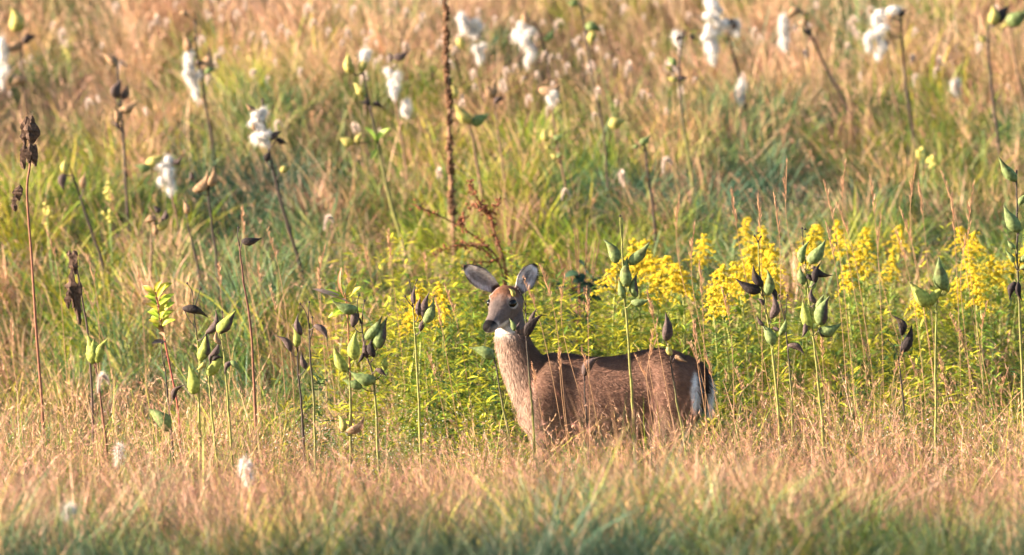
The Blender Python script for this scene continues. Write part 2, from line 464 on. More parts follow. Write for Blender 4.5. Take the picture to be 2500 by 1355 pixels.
def pod_mesh(b, t, kind, seed, fat=1.0):
    r = random.Random(seed)
    b = np.asarray(b, float); t = np.asarray(t, float)
    L = np.linalg.norm(t - b); a = (t - b) / L
    n = np.array([0, -1.0, 0]); n -= a * n.dot(a); n /= np.linalg.norm(n); w = np.cross(a, n)
    dry = kind[0] in 'dkb'
    W = L * (r.uniform(.165, .235) if not dry else r.uniform(.155, .20))
    W *= fat
    bend = r.uniform(.03, .17) * r.choice((-1, 1)) * (1.3 if dry else .8)
    nseg = 12; V = []; C = []
    ca, cb = PODC[kind[0]]
    roll = r.uniform(0, 6.28); blem = r.random()
    for tt in np.linspace(0, 1, 15):
        rr = np.interp(tt, PROF[:, 0], PROF[:, 1]) * W
        cen = b + a * L * tt + w * L * bend * (math.sin(math.pi * tt * .9) - .9 * tt * tt) + n * L * .03 * math.sin(3 * tt)
        for k in range(nseg):
            th = 2 * math.pi * k / nseg
            f = 1 + .05 * math.sin(5 * th + 9 * tt + roll) + r.uniform(-.055, .055)
            if dry:
                dth = (th - roll + math.pi) % (2 * math.pi) - math.pi
                f *= 1 - .45 * math.exp(-(dth / .35) ** 2) + .08 * math.sin(7 * th + 4 * tt)
            V.append(cen + rr * f * (math.cos(th) * w + .88 * math.sin(th) * n))
            m = r.random(); c = (np.array(ca) * (1 - m) + np.array(cb) * m) * r.uniform(.8, 1.15)
            if abs(((th - roll + math.pi) % (2 * math.pi)) - math.pi) < .3: c = c * .72
            if blem > .55 and abs(tt - blem) < .12 and th < 2.2: c = c * .5 + np.array((.10, .07, .03)) * .5
            if len(kind) > 1:       # half turned dark along one side
                q = .5 + .5 * math.cos(th - (0 if kind[1] == 'd' else math.pi)) + .5 * (tt - .5) + r.uniform(-.1, .1)
                if q > .6: c = np.array(PODC['d'][0])
            elif not dry and tt > .9:
                c = c * .4 + np.array(PODC['d'][0]) * .6
            C.append(c)
    m = 15
    F = [(i * nseg + k, i * nseg + (k + 1) % nseg, (i + 1) * nseg + (k + 1) % nseg, (i + 1) * nseg + k) for i in range(m - 1) for k in range(nseg)]
    F += [tuple(range(nseg))[::-1], tuple(range((m - 1) * nseg, m * nseg))]
    return V, F, C, dry

def fluff_part(c, wpx, hpx, s, root, origin, seed):
    """a hanging tuft of seed silk: lumpy core and loose strands"""
    r = np.random.default_rng(seed)
    c = np.asarray(c, float); w, h = wpx * s * .56, hpx * s * .55
    bmf = bmesh.new(); bmesh.ops.create_icosphere(bmf, subdivisions=2, radius=1)
    P = np.array([v.co[:] for v in bmf.verts]); F = np.array([[v.index for v in f.verts] for f in bmf.faces]); bmf.free()
    Vs, Fs, off = [], [], 0
    nl = 7
    for i in range(nl):
        f = i / (nl - 1); lc = np.array([r.normal(0, .30) * w * (1 - .35 * f), r.normal(0, .25) * w, (.72 - 1.4 * f) * h])
        rx = w * r.uniform(.20, .44) * (1 - .45 * f * f); rz = h * r.uniform(.14, .28)
        lump = 1 + .22 * wave(P[:, 0] * 2 + i, P[:, 2] * 2 + P[:, 1], seed + i, 1.5)
        Vs.append(np.stack([P[:, 0] * rx * lump, P[:, 1] * rx * .8 * lump, P[:, 2] * rz * lump], 1) + lc); Fs.append(F + off); off += len(P)
    Q = np.vstack(Vs)
    n = 3600
    src = Q[r.integers(0, len(Q), n)] * r.uniform(.7, 1.1, (n, 1))
    out = src / np.array([w, w, h]) * .5 + r.normal(0, .5, (n, 3)) + np.array([.15, 0, -.6]); out /= np.linalg.norm(out, axis=1)[:, None]
    ln = r.uniform(.012, .055, (n, 1)) * r.uniform(.4, 1, (n, 1)); sd = np.cross(out, r.normal(0, 1, (n, 3))); sd /= np.linalg.norm(sd, axis=1)[:, None]
    T = np.stack([src - sd * .0008, src + sd * .0008, src + out * ln], 1).reshape(-1, 3)
    V = np.vstack([Q, T]) + c - origin
    Fa = np.vstack(Fs + [np.arange(n * 3).reshape(-1, 3) + len(Q)])
    link("seed_fluff", fast_mesh("seed_fluff", V, Fa, np.tile([.86, .83, .80], (len(V), 1))), M['fluff'], root)
    for i in range(5):          # flat brown seeds still in the silk
        m = MB(); p = c + np.array([r.uniform(-.7, .7) * w, -w * .8, r.uniform(-.8, .5) * h]) - origin
        m.add([p + np.array([-.0025, 0, 0]), p + np.array([0, -.001, .004]), p + np.array([.0025, 0, 0]), p + np.array([0, .001, -.004])], [(0, 1, 2, 3)], (.12, .07, .04))
        m.build("seed", M['dry'], root)

STEMC = dict(g=((.21, .22, .055), (.24, .23, .06)), k=((.035, .026, .022), (.055, .036, .028)), r=((.13, .055, .04), (.20, .09, .05)),
             m=((.045, .034, .028), (.22, .22, .06)), b=((.16, .10, .06), (.18, .11, .065)))       # top, bottom
MW_GROUP = "milkweed plants scattered over the meadow"
cnt = [0]
def milkweed(label, stem, pods=(), fluff=(), forks=(), sc='g', Y=None, r0=.0072, leaves=()):
    cnt[0] += 1; sd = cnt[0] * 101
    R = random.Random(sd)
    fat = 1.0
    if Y is None:
        Y = ground_row(stem[-1][0], stem[-1][1] + 120); r0 *= 1.5; fat = 1.35
    s = (Y + CAM_D) * K
    top = at(*stem[0], Y); low = at(*stem[-1], Y)
    prev = at(*stem[-2], Y)
    # run the stem on down to the ground
    d = (low - prev); gzl = float(gz(low[0], Y)); k = (low[2] - gzl) / max(1e-3, -d[2]) if d[2] < 0 else 1
    base = np.array([low[0] + d[0] * k * .7, Y, 0]); base[2] = gz(base[0], Y) - .01
    root = thing("milkweed", base, label, "milkweed", MW_GROUP)
    pts = [at(*p, Y) for p in stem] + [base]
    path = smooth_rows(pts, 5)
    for i in range(1, len(path) - 1): path[i, 0] += R.uniform(-.0015, .0015)
    tt = np.linspace(0, 1, len(path))
    ca, cb = np.array(STEMC[sc][0]), np.array(STEMC[sc][1])
    cc = ca + (cb - ca) * sst(.25, .75, tt)[:, None]
    m = MB(); rad = r0 * (.42 + .58 * tt); rad = rad * np.array([1.25 if i % 5 == 0 else 1.0 for i in range(len(path))])
    m.tube(path - base, rad, cc, 7)
    for f in forks:
        fp = smooth_rows([at(*p, Y - .004) for p in f], 3)
        m.tube(fp - base, np.linspace(r0 * .42, r0 * .26, len(fp)), STEMC['k'][0] if sc != 'g' or R.random() < .7 else ca, 5)
        m.add(*[(lambda q: ([q + np.array(o) * .006 for o in ((-1, 0, 0), (0, -1, 0), (1, 0, 0), (0, 0, 1.4), (0, 0, -1))], [(0, 1, 3), (1, 2, 3), (2, 0, 3), (1, 0, 4), (2, 1, 4), (0, 2, 4)]))(fp[-1] - base)][0], (.04, .03, .03))
    plist = list(pods)
    for i, (bx, by, tx, ty, kd) in enumerate(plist):
        yo = Y - R.uniform(.0, .04); bp = at(bx, by, yo); tp = at(tx, ty, yo + R.uniform(-.02, .01))
        # short stalk from the stem
        dist = np.linalg.norm(path - bp - np.array([0, 0, -.025]), axis=1); j = int(np.argmin(dist)); q = path[j]
        mid = (q + bp) / 2 + np.array([0, -.006, -.008])
        m.tube(smooth_rows([q, mid, bp + (tp - bp) * .03], 3) - base, r0 * .33, np.array(PODC['d'][0]) if kd[0] in 'dkb' else np.array(STEMC[sc][0]), 5)
        V, F, C, dry = pod_mesh(bp - base, tp - base, kd, sd + i, fat)
        pm = MB(); pm.add(V, F, C); pm.build("pod", M['dry'] if dry else M['pod'], root)
    for i, (cx, cyy, w, h) in enumerate(fluff):
        fluff_part(at(cx, cyy, Y - .02), w, h, s, root, base, sd + 50 + i)
        p = at(cx, cyy - h * .35, Y - .01); j = int(np.argmin(np.linalg.norm(path - p, axis=1)))
        m.tube(smooth_rows([path[j], (path[j] + p) / 2 + np.array([0, 0, .004]), p], 3) - base, r0 * .3, (.10, .07, .05), 5)
    for (bx, by, tx, ty, col) in leaves:
        b, t = at(bx, by, Y), at(tx, ty, Y - .05)
        lf = MB(); leaf_into(lf, b - base, t - base, np.linalg.norm(t - b) * .17, col, cup=.35); lf.build("leaf", M['leaf'], root)
        j = int(np.argmin(np.linalg.norm(path - b, axis=1))); m.tube(np.array([path[j], b]) - base, r0 * .25, col, 4)
    m.build("stem", M['stem'], root)
    return root

def leaf_into(mb, b, t, w, col, cup=.3, n=None, droop=.12, col2=None, seg=6):
    b = np.asarray(b, float); t = np.asarray(t, float); L = np.linalg.norm(t - b); a = (t - b) / L
    if n is None: n = np.array([.25, -.6, .75])
    n = n - a * np.dot(n, a); n /= np.linalg.norm(n) + 1e-9; s = np.cross(a, n)
    V = []; C = []
    for i in range(seg + 1):
        tt = i / seg; W = w * math.sin(math.pi * min(1, tt * .93 + .05)) ** .75 * (1 if tt < 1 else .05)
        c = b + a * L * tt + n * L * droop * (math.sin(math.pi * tt) - .3 * tt)
        for v in (-1, 0, 1):
            V.append(c + s * v * W + n * abs(v) * W * cup)
            cc = np.asarray(col, float)
            if col2 is not None and (tt > .75 or v > 0): cc = cc * .45 + np.asarray(col2) * .55
            C.append(cc * (1.1 if v == 0 else 1))
    F = [(i * 3 + k, i * 3 + k + 1, (i + 1) * 3 + k + 1, (i + 1) * 3 + k) for i in range(seg) for k in (0, 1)]
    mb.add(V, F, C)

# --- sharp plants round the deer
milkweed("milkweed with two upright green pods on a dark red stem", [(232, 884), (242, 950), (258, 1075)], [(228, 888, 214, 812, 'g'), (236, 886, 263, 822, 'g'), (232, 880, 228, 825, 'g')], sc='r', Y=-.4)
milkweed("short milkweed with a single slanting green pod low over the grass", [(413, 1052), (415, 1110), (418, 1190)], [(414, 1050, 356, 992, 's')], Y=-.9)
milkweed("bare black forked milkweed stalk with one brown husk", [(404, 905), (408, 960), (418, 1060)], [(422, 975, 449, 936, 'd')], forks=[[(404, 905), (396, 870), (395, 838)], [(402, 895), (402, 880), (405, 872)]], sc='k', Y=-.3, r0=.006)
milkweed("milkweed with a big drooping black pod above two pale green pods", [(478, 800), (487, 880), (485, 960), (488, 1085)], [(446, 752, 512, 773, 'k'), (504, 815, 532, 755, 'd'), (489, 880, 506, 808, 'gd'), (475, 962, 462, 888, 'g')],
         forks=[[(482, 830), (474, 770), (470, 715), (457, 692)], [(474, 770), (480, 735), (489, 706)]], Y=-.9)
milkweed("milkweed with a fat bright green pod and purple-grey husks around it", [(508, 905), (513, 960), (522, 1060), (536, 1180)], [(509, 917, 537, 846, 'g'), (515, 870, 537, 832, 'd'), (500, 885, 478, 905, 'y'), (520, 862, 512, 890, 'd'), (518, 880, 548, 872, 'k')], Y=-1.0)
milkweed("milkweed topped by a half green half black pod beside a purple husk", [(540, 815), (549, 890), (558, 1000), (570, 1165)], [(532, 812, 577, 757, 'gd'), (539, 840, 526, 806, 'b'), (569, 882, 546, 916, 'd'), (562, 882, 588, 906, 's')], forks=[[(541, 815), (543, 790), (543, 762)]], Y=-1.1)
milkweed("dark-stemmed milkweed with one green pod among three grey husks", [(728, 830), (727, 900), (735, 980), (740, 1060)], [(711, 858, 673, 815, 'd'), (724, 848, 716, 792, 'g'), (748, 900, 734, 858, 'd'), (735, 818, 725, 765, 'd')], sc='k', Y=-.5, r0=.0065)
milkweed("forked milkweed with a single hanging slate-grey husk", [(755, 790), (757, 870), (765, 960), (770, 1110)], [(768, 793, 804, 832, 'd')], forks=[[(755, 800), (748, 765), (733, 742)], [(755, 800), (753, 770), (755, 738)], [(757, 830), (764, 800), (762, 775)]], sc='m', Y=-.7, r0=.007)
milkweed("milkweed with two tall bright green pods and a low green and brown pair", [(850, 900), (855, 960), (855, 1040), (856, 1170)], [(846, 908, 812, 842, 'g'), (866, 878, 868, 805, 'g'), (838, 1054, 826, 1008, 'y'), (846, 1054, 895, 1014, 'b')], Y=-.9)
milkweed("crowded milkweed with black husks over two flat-lying green pods", [(880, 780), (893, 860), (912, 930), (922, 1085)], [(917, 928, 850, 908, 's'), (884, 946, 834, 926, 's'), (897, 872, 888, 828, 'd'), (913, 872, 908, 822, 'k'), (922, 850, 944, 772, 'sd'), (893, 828, 936, 770, 's'), (862, 798, 857, 740, 'd'), (939, 904, 946, 864, 'g'), (873, 757, 808, 735, 's'), (888, 862, 872, 890, 'k'), (905, 850, 884, 846, 'd'), (918, 900, 946, 920, 'd')],
         forks=[[(880, 790), (872, 745), (876, 722)], [(884, 800), (886, 760), (890, 735)]], sc='m', Y=-.6)
milkweed("milkweed with four slim dark pods and one green pod beside yellow goldenrod", [(1008, 745), (1012, 800), (1018, 900), (1026, 1065)], [(1011, 742, 1012, 700, 'd'), (1022, 770, 1026, 722, 'd'), (1034, 776, 1046, 712, 'd'), (1038, 788, 1062, 728, 's'), (1026, 808, 1038, 772, 'd')],
         forks=[[(1008, 750), (1004, 715), (1000, 688)], [(1008, 750), (996, 735), (989, 724)], [(1005, 720), (1012, 700), (1018, 684)]], Y=-.3)
milkweed("milkweed with one pale green pod held out flat before the deer's chest", [(1203, 852), (1212, 900), (1225, 980), (1244, 1080)], [(1206, 872, 1146, 846, 's')], sc='m', Y=-.9, r0=.006)
milkweed("dark milkweed rising in front of the deer's cheek with curved black husks", [(1283, 760), (1285, 830), (1292, 920), (1300, 1010), (1305, 1095)], [(1256, 724, 1242, 702, 'y'), (1256, 808, 1244, 776, 's'), (1283, 820, 1324, 764, 'k'), (1296, 795, 1309, 752, 'd'), (1264, 815, 1268, 785, 'd')],
         forks=[[(1283, 765), (1284, 720), (1278, 682)], [(1283, 745), (1274, 720), (1266, 706)]], sc='m', Y=-.75, r0=.0065)
milkweed("short milkweed with one slate-brown pod in front of the deer's ribs", [(1426, 918), (1429, 980), (1434, 1045)], [(1424, 916, 1466, 866, 'd')], sc='k', Y=-.8, r0=.0058)
milkweed("tall green milkweed crossing the deer's back with upright blue-green pods", [(1518, 532), (1520, 640), (1530, 780), (1540, 930), (1548, 1070)], [(1506, 642, 1476, 582, 's'), (1536, 645, 1589, 590, 's'), (1523, 728, 1510, 680, 's'), (1551, 726, 1553, 664, 'sd'), (1541, 738, 1592, 730, 's'), (1530, 700, 1530, 625, 's')], Y=-.8,
         forks=[[(1520, 600), (1515, 560), (1514, 528)]])
milkweed("milkweed with a grey upright pod above a small yellow one over the deer's rump", [(1630, 838), (1640, 900), (1652, 980), (1672, 1085)], [(1626, 832, 1627, 760, 'd'), (1638, 868, 1630, 836, 'y'), (1648, 868, 1678, 884, 'b')], sc='m', Y=-.7, r0=.006)
milkweed("milkweed with a ragged black top and mixed green and black pods", [(1851, 590), (1856, 680), (1876, 790), (1890, 900), (1905, 1065)], [(1857, 712, 1794, 682, 'k'), (1862, 700, 1836, 646, 'k'), (1872, 722, 1876, 656, 's'), (1884, 778, 1889, 714, 'd'), (1866, 745, 1846, 726, 'd'), (1889, 842, 1860, 788, 's'), (1864, 795, 1845, 770, 'd'), (1880, 700, 1898, 740, 'k'), (1886, 800, 1912, 812, 'd'), (1904, 818, 1921, 776, 's')],
         forks=[[(1851, 592), (1847, 582), (1842, 576)], [(1851, 592), (1854, 584), (1858, 578)]], Y=-.5)
milkweed("milkweed loaded with ten green and black pods above goldenrod leaves", [(1962, 600), (1972, 700), (1985, 820), (1997, 930), (2010, 1062)], [(1956, 642, 1974, 585, 's'), (1976, 642, 2018, 585, 's'), (1984, 652, 2034, 676, 'k'), (1990, 690, 2001, 640, 'k'), (1962, 694, 1952, 648, 's'), (1983, 706, 1992, 664, 's'),
         (1977, 804, 1958, 730, 'g'), (2002, 794, 2022, 720, 'sd'), (1998, 812, 2058, 790, 's'), (1966, 790, 1957, 828, 'd'), (2000, 760, 2012, 716, 's'), (1970, 670, 1996, 690, 'k'), (2002, 800, 2030, 826, 'k'), (1990, 740, 1980, 700, 'd')], forks=[[(1962, 610), (1960, 580), (1958, 558)], [(1962, 610), (1965, 580), (1966, 560)]], Y=-.6)
milkweed("thin milkweed with one slate husk hanging below a curled tip", [(1916, 760), (1922, 840), (1930, 930), (1934, 1025)], [(1924, 842, 1968, 866, 'd')], forks=[[(1918, 790), (1908, 750), (1902, 722)], [(1916, 770), (1920, 745), (1922, 722)]], sc='m', Y=-.4, r0=.006)
milkweed("small dead milkweed with two narrow black husks", [(2195, 875), (2198, 920), (2206, 985)], [(2203, 860, 2229, 792, 'k'), (2204, 818, 2182, 766, 'k')], forks=[[(2195, 878), (2186, 850), (2168, 830)]], sc='k', Y=.1, r0=.0055)
milkweed("clean green milkweed with spreading yellow-green pods on a bare straight stalk", [(2289, 720), (2285, 800), (2284, 920), (2285, 1050)], [(2266, 748, 2219, 686, 'g'), (2268, 744, 2309, 696, 'g'), (2306, 708, 2290, 626, 's'), (2314, 714, 2312, 672, 'g')], Y=-.5)
milkweed("tall dark milkweed carrying green pods in tiers up its stem", [(2482, 415), (2483, 520), (2484, 660), (2491, 800), (2497, 960)], [(2481, 442, 2436, 383, 's'), (2489, 566, 2448, 500, 's'), (2478, 606, 2458, 586, 's'), (2476, 640, 2455, 610, 's'), (2490, 640, 2520, 600, 's'), (2478, 688, 2463, 734, 'k'), (2486, 690, 2494, 738, 'k'), (2488, 500, 2512, 470, 's'), (2490, 655, 2530, 650, 'sd')], sc='m', Y=-.2)
milkweed("slender reddish milkweed stalk with one curved dark pod at its tip", [(583, 590), (595, 690), (612, 800), (622, 985)], [(590, 590, 642, 582, 'kd')], forks=[[(585, 600), (580, 575), (582, 556)]], sc='r', Y=.4, r0=.0075)
# --- blurred plants on the slope
milkweed("milkweed by the shrivelled brown leaves with silk spilling past tan husks", [(50, 60), (52, 130), (60, 250), (72, 320)], [(52, 106, 8, 128, 'b'), (56, 104, 92, 86, 'd'), (66, 192, 18, 216, 'b'), (40, 78, 28, 12, 'y'), (44, 76, 66, 62, 's')], [(6, 155, 52, 115)], sc='b')
milkweed("milkweed with curled dark husks stacked over tan ones and no silk", [(286, 150), (290, 220), (300, 320), (306, 420), (312, 520)], [(286, 160, 248, 128, 'b'), (280, 240, 296, 192, 'd'), (300, 242, 312, 205, 'd'), (294, 272, 338, 246, 'b'), (288, 300, 277, 258, 'b'), (292, 314, 268, 296, 'd')], sc='k')
milkweed("milkweed with silk hanging in two long drips between tan pods", [(476, 50), (482, 140), (500, 240), (515, 330)], [(458, 126, 449, 82, 'b'), (494, 182, 514, 116, 'b'), (500, 178, 530, 168, 's'), (478, 150, 500, 150, 'd'), (460, 36, 430, 38, 'b')], [(462, 158, 46, 75), (475, 205, 24, 66)], sc='k')
milkweed("black-stemmed milkweed with silk bursting between tan and dark husks", [(640, 240), (648, 320), (672, 440), (705, 560), (730, 640)], [(622, 268, 598, 252, 'b'), (620, 318, 612, 296, 'b'), (676, 338, 704, 352, 'k'), (662, 340, 690, 318, 'd'), (684, 418, 712, 408, 'y'), (650, 395, 660, 365, 'k')], [(633, 298, 46, 64), (640, 335, 62, 28)], sc='k')
milkweed("milkweed with one smooth pear-shaped puff of silk below yellow pods", [(400, 380), (410, 440), (425, 500), (440, 580)], [(358, 402, 404, 378, 'y'), (366, 412, 326, 404, 's'), (422, 398, 446, 382, 'd')], [(414, 428, 64, 88)], sc='b', r0=.006)
milkweed("milkweed with a dark split husk and a pale curl beside the pear-shaped silk", [(505, 425), (510, 490), (520, 570), (530, 650)], [(474, 468, 512, 418, 'b'), (512, 460, 484, 440, 'k'), (512, 455, 524, 408, 'b'), (470, 440, 466, 418, 'd')], sc='k', r0=.006)
milkweed("leaning milkweed with small yellow and grey pods near yellow flowers", [(168, 400), (185, 450), (215, 540), (250, 640)], [(160, 424, 160, 384, 'y'), (156, 424, 155, 468, 'd'), (204, 460, 208, 420, 'b')], sc='k', r0=.006)
milkweed("low cluster of tan and brown husks on a short thin stalk", [(376, 520), (372, 560), (370, 600), (368, 660)], [(382, 535, 348, 548, 'b'), (380, 575, 374, 540, 'b'), (386, 560, 416, 528, 'y'), (390, 520, 372, 500, 'd'), (396, 540, 408, 510, 'd')], sc='b', r0=.005)
milkweed("small milkweed bearing one purple-brown husk near the husk cluster", [(452, 510), (462, 560), (474, 610), (484, 660)], [(458, 522, 448, 486, 'b')], sc='k', r0=.005)
milkweed("milkweed with a black crosswise husk above fresh yellow-green leaves", [(885, 160), (900, 250), (920, 340), (950, 480), (985, 610)], [(858, 180, 848, 126, 'y'), (880, 176, 902, 136, 'y'), (888, 232, 862, 200, 'y'), (905, 256, 876, 248, 'k'), (910, 252, 938, 266, 'k'), (862, 350, 826, 334, 'y'), (870, 348, 884, 322, 'y')], [(889, 135, 30, 26)], sc='m',
         leaves=[(918, 350, 890, 310, (.25, .38, .06)), (920, 350, 950, 312, (.28, .40, .07)), (918, 365, 905, 390, (.3, .4, .08)), (936, 360, 958, 335, (.36, .38, .08))])
milkweed("milkweed with a long white silk drop beneath outstretched dark husks", [(955, 128), (958, 180), (968, 260), (990, 400)], [(960, 140, 1002, 122, 'd'), (955, 150, 944, 126, 'd')], [(960, 202, 40, 72), (990, 262, 25, 36)], sc='b', r0=.006)
milkweed("milkweed with two curved green pods beside the mullein stalk", [(1140, 300), (1152, 330), (1164, 400), (1176, 470)], [(1148, 300, 1108, 250, 'y'), (1152, 304, 1198, 276, 's'), (1110, 240, 1104, 205, 'y')], sc='b')
milkweed("milkweed with a star of tan husks beyond the mullein stalk", [(1208, 230), (1212, 290), (1222, 360), (1232, 440)], [(1208, 236, 1182, 202, 'b'), (1210, 232, 1210, 190, 'b'), (1206, 250, 1234, 240, 'd')], sc='b', r0=.005)
milkweed("milkweed with a knobbly trio of silk puffs uphill of the mullein stalk", [(1148, 40), (1156, 110), (1166, 180), (1184, 270)], [(1120, 92, 1140, 128, 'y'), (1165, 100, 1180, 74, 'b')], [(1134, 54, 42, 44), (1160, 68, 36, 40), (1170, 128, 22, 44)], sc='b', r0=.006)
milkweed("milkweed with a tan beak over a plump double puff of silk", [(1300, 50), (1320, 90), (1340, 160), (1362, 245)], [(1288, 58, 1282, 18, 'b'), (1330, 100, 1356, 66, 's')], [(1282, 78, 56, 50), (1290, 118, 62, 84)], sc='k')
milkweed("tall leaning milkweed with green and yellow pods only", [(1415, 0), (1430, 80), (1445, 190), (1472, 310)], [(1450, 76, 1440, 116, 'y'), (1430, 62, 1472, 76, 's'), (1440, 30, 1426, 12, 'y'), (1410, 8, 1380, 2, 's')], sc='k')
milkweed("milkweed with a column of yellowed pods under a flat tan husk", [(1345, 225), (1352, 300), (1366, 380), (1385, 480)], [(1316, 222, 1372, 206, 'b'), (1336, 345, 1326, 312, 'y'), (1344, 362, 1326, 352, 'y'), (1358, 390, 1342, 374, 'y'), (1352, 338, 1376, 330, 's'), (1360, 384, 1376, 372, 's')], [(1346, 235, 18, 24)], sc='b', r0=.006)
milkweed("milkweed with a grey-green nodding pod behind the goldenrod", [(1572, 340), (1580, 410), (1592, 490), (1600, 575)], [(1562, 350, 1590, 328, 's'), (1560, 356, 1540, 364, 's')], sc='k', r0=.007)
milkweed("milkweed with one pale yellow pod floating over the grass", [(1472, 300), (1476, 340), (1480, 400), (1484, 450)], [(1488, 308, 1532, 292, 'y')], sc='k', r0=.005)
milkweed("straight milkweed with small yellow and grey pods and a pale bare tip", [(1668, 80), (1658, 170), (1668, 300), (1682, 390), (1692, 460)], [(1640, 172, 1620, 160, 'y'), (1650, 158, 1628, 138, 's'), (1652, 196, 1626, 190, 'y'), (1656, 194, 1682, 190, 'd'), (1650, 95, 1672, 92, 'd')], sc='m')
milkweed("milkweed under the largest heap of white silk with dark husks around it", [(1770, 40), (1785, 110), (1800, 170), (1818, 250)], [(1684, 84, 1706, 96, 'k'), (1776, 60, 1802, 48, 'k'), (1790, 72, 1798, 50, 'd')], [(1742, 28, 74, 78), (1734, 92, 88, 86), (1742, 128, 32, 50), (1652, 92, 18, 28), (1790, 66, 30, 34)], sc='k')
milkweed("milkweed leaning far over with slim silk under a tan husk", [(1960, 30), (1980, 85), (2030, 190), (2080, 290)], [(1954, 22, 1918, 48, 'b'), (1966, 48, 1972, 26, 'y'), (1976, 84, 1958, 66, 'k')], [(1911, 58, 26, 44), (1914, 94, 26, 50)], sc='k')
milkweed("milkweed with a broad silk bundle in two tails on a straight black stem", [(2200, 20), (2203, 110), (2214, 230), (2232, 352)], [(2192, 36, 2216, 20, 'k'), (2186, 46, 2160, 22, 'b')], [(2152, 56, 70, 84), (2120, 98, 27, 42), (2147, 118, 30, 44)], sc='k')
milkweed("thin dark stalk beside the broad silk bundle", [(2164, 110), (2172, 180), (2186, 250), (2202, 310)], [(2166, 112, 2160, 90, 'd')], sc='b', r0=.006)
milkweed("milkweed with a round yellow pod halfway up a black stem", [(2420, 20), (2412, 100), (2424, 240), (2442, 380)], [(2406, 100, 2386, 86, 'y'), (2424, 60, 2424, 8, 'y'), (2440, 56, 2456, 26, 'k'), (2436, 52, 2466, 10, 'k')], sc='k')
milkweed("tan-stemmed milkweed with a broad green pod against the black-stemmed one", [(2466, 50), (2474, 120), (2488, 200), (2500, 260)], [(2458, 56, 2516, 22, 's'), (2462, 58, 2440, 66, 'y')], sc='b')
# loose silk caught in the grass
def silk(label, px, py, w, h, Y=None):
    if Y is None: Y = ground_row(px, py + 150)
    p = at(px, py, Y); base = np.array([p[0], Y, float(gz(p[0], Y))])
    root = thing("silk_tuft", base, label, "milkweed silk")
    st = MB(); st.tube(smooth_rows([p + np.array([.01, .01, .0]), (p + base) / 2 + np.array([.02, 0, 0]), base], 4) - base, .0022, (.30, .20, .10), 4); st.build("grass_stem", M['grass'], root)
    fluff_part(p, w, h, (Y + CAM_D) * K, root, base, int(px))
silk("tapering silk tuft caught on a stem under the largest silk heap", 1808, 222, 27, 60)
silk("small dull silk tuft low in the green grass beside black stems", 2335, 212, 26, 34)
silk("pale silk tuft trailing in the tan grass below green pods", 604, 1150, 34, 60, -3.2)
silk("white scrap of silk half hidden in dark grass", 290, 1112, 14, 52, -1.2)
silk("tiny silk scrap lying among tan grass heads", 164, 1246, 26, 22, -6)

# ------------------------------------------------------------------ mullein, dock, leafy and withered plants
Ym = ground_row(1106, 690)
base = at(1112, 690, Ym); base[2] = gz(base[0], Ym) - .01
root = thing("mullein", base, "tall brown dead mullein stalk crusted with seed capsules", "mullein")
path = smooth_rows([at(1084, -60, Ym), at(1090, 60, Ym), at(1089, 160, Ym), at(1098, 250, Ym), at(1096, 330, Ym), at(1100, 420, Ym), at(1106, 540, Ym), base], 10)
m = MB(); m.tube(path - base, np.linspace(.006, .015, len(path)), (.20, .11, .06), 8); m.build("stalk", M['stem'], root)
m = MB(); R = random.Random(5)
for i in range(700):
    t = R.random() ** .85 * .86; j = t * (len(path) - 1); p = path[int(j)] + (path[min(int(j) + 1, len(path) - 1)] - path[int(j)]) * (j % 1)
    th = R.uniform(0, 6.28); den = max(0, .5 + .5 * math.sin(j * .9 + 1) + .4 * math.sin(j * 2.3))
    if R.random() > (den * .6 if t > .45 else .45 + den * .5): continue
    rr = .008 + .010 * t; sz = R.uniform(.005, .0135)
    d = np.array([math.cos(th), math.sin(th), .3]); c = p + d * rr - base
    q = [c + sz * np.array(v) * np.array([1, 1, 1.2]) + np.array([R.uniform(-.002, .002) for _ in 'xyz']) for v in ((-1, 0, 0), (1, 0, 0), (0, -1, 0), (0, 1, 0), (0, 0, -1), (0, 0, 1.2))]
    m.add(q, [(0, 2, 5), (2, 1, 5), (1, 3, 5), (3, 0, 5), (2, 0, 4), (1, 2, 4), (3, 1, 4), (0, 3, 4)], np.array([.14, .07, .036]) * R.uniform(.4, 1.3))
ob = m.build("seed_capsules", M['dry'], root); ob["kind"] = "stuff"

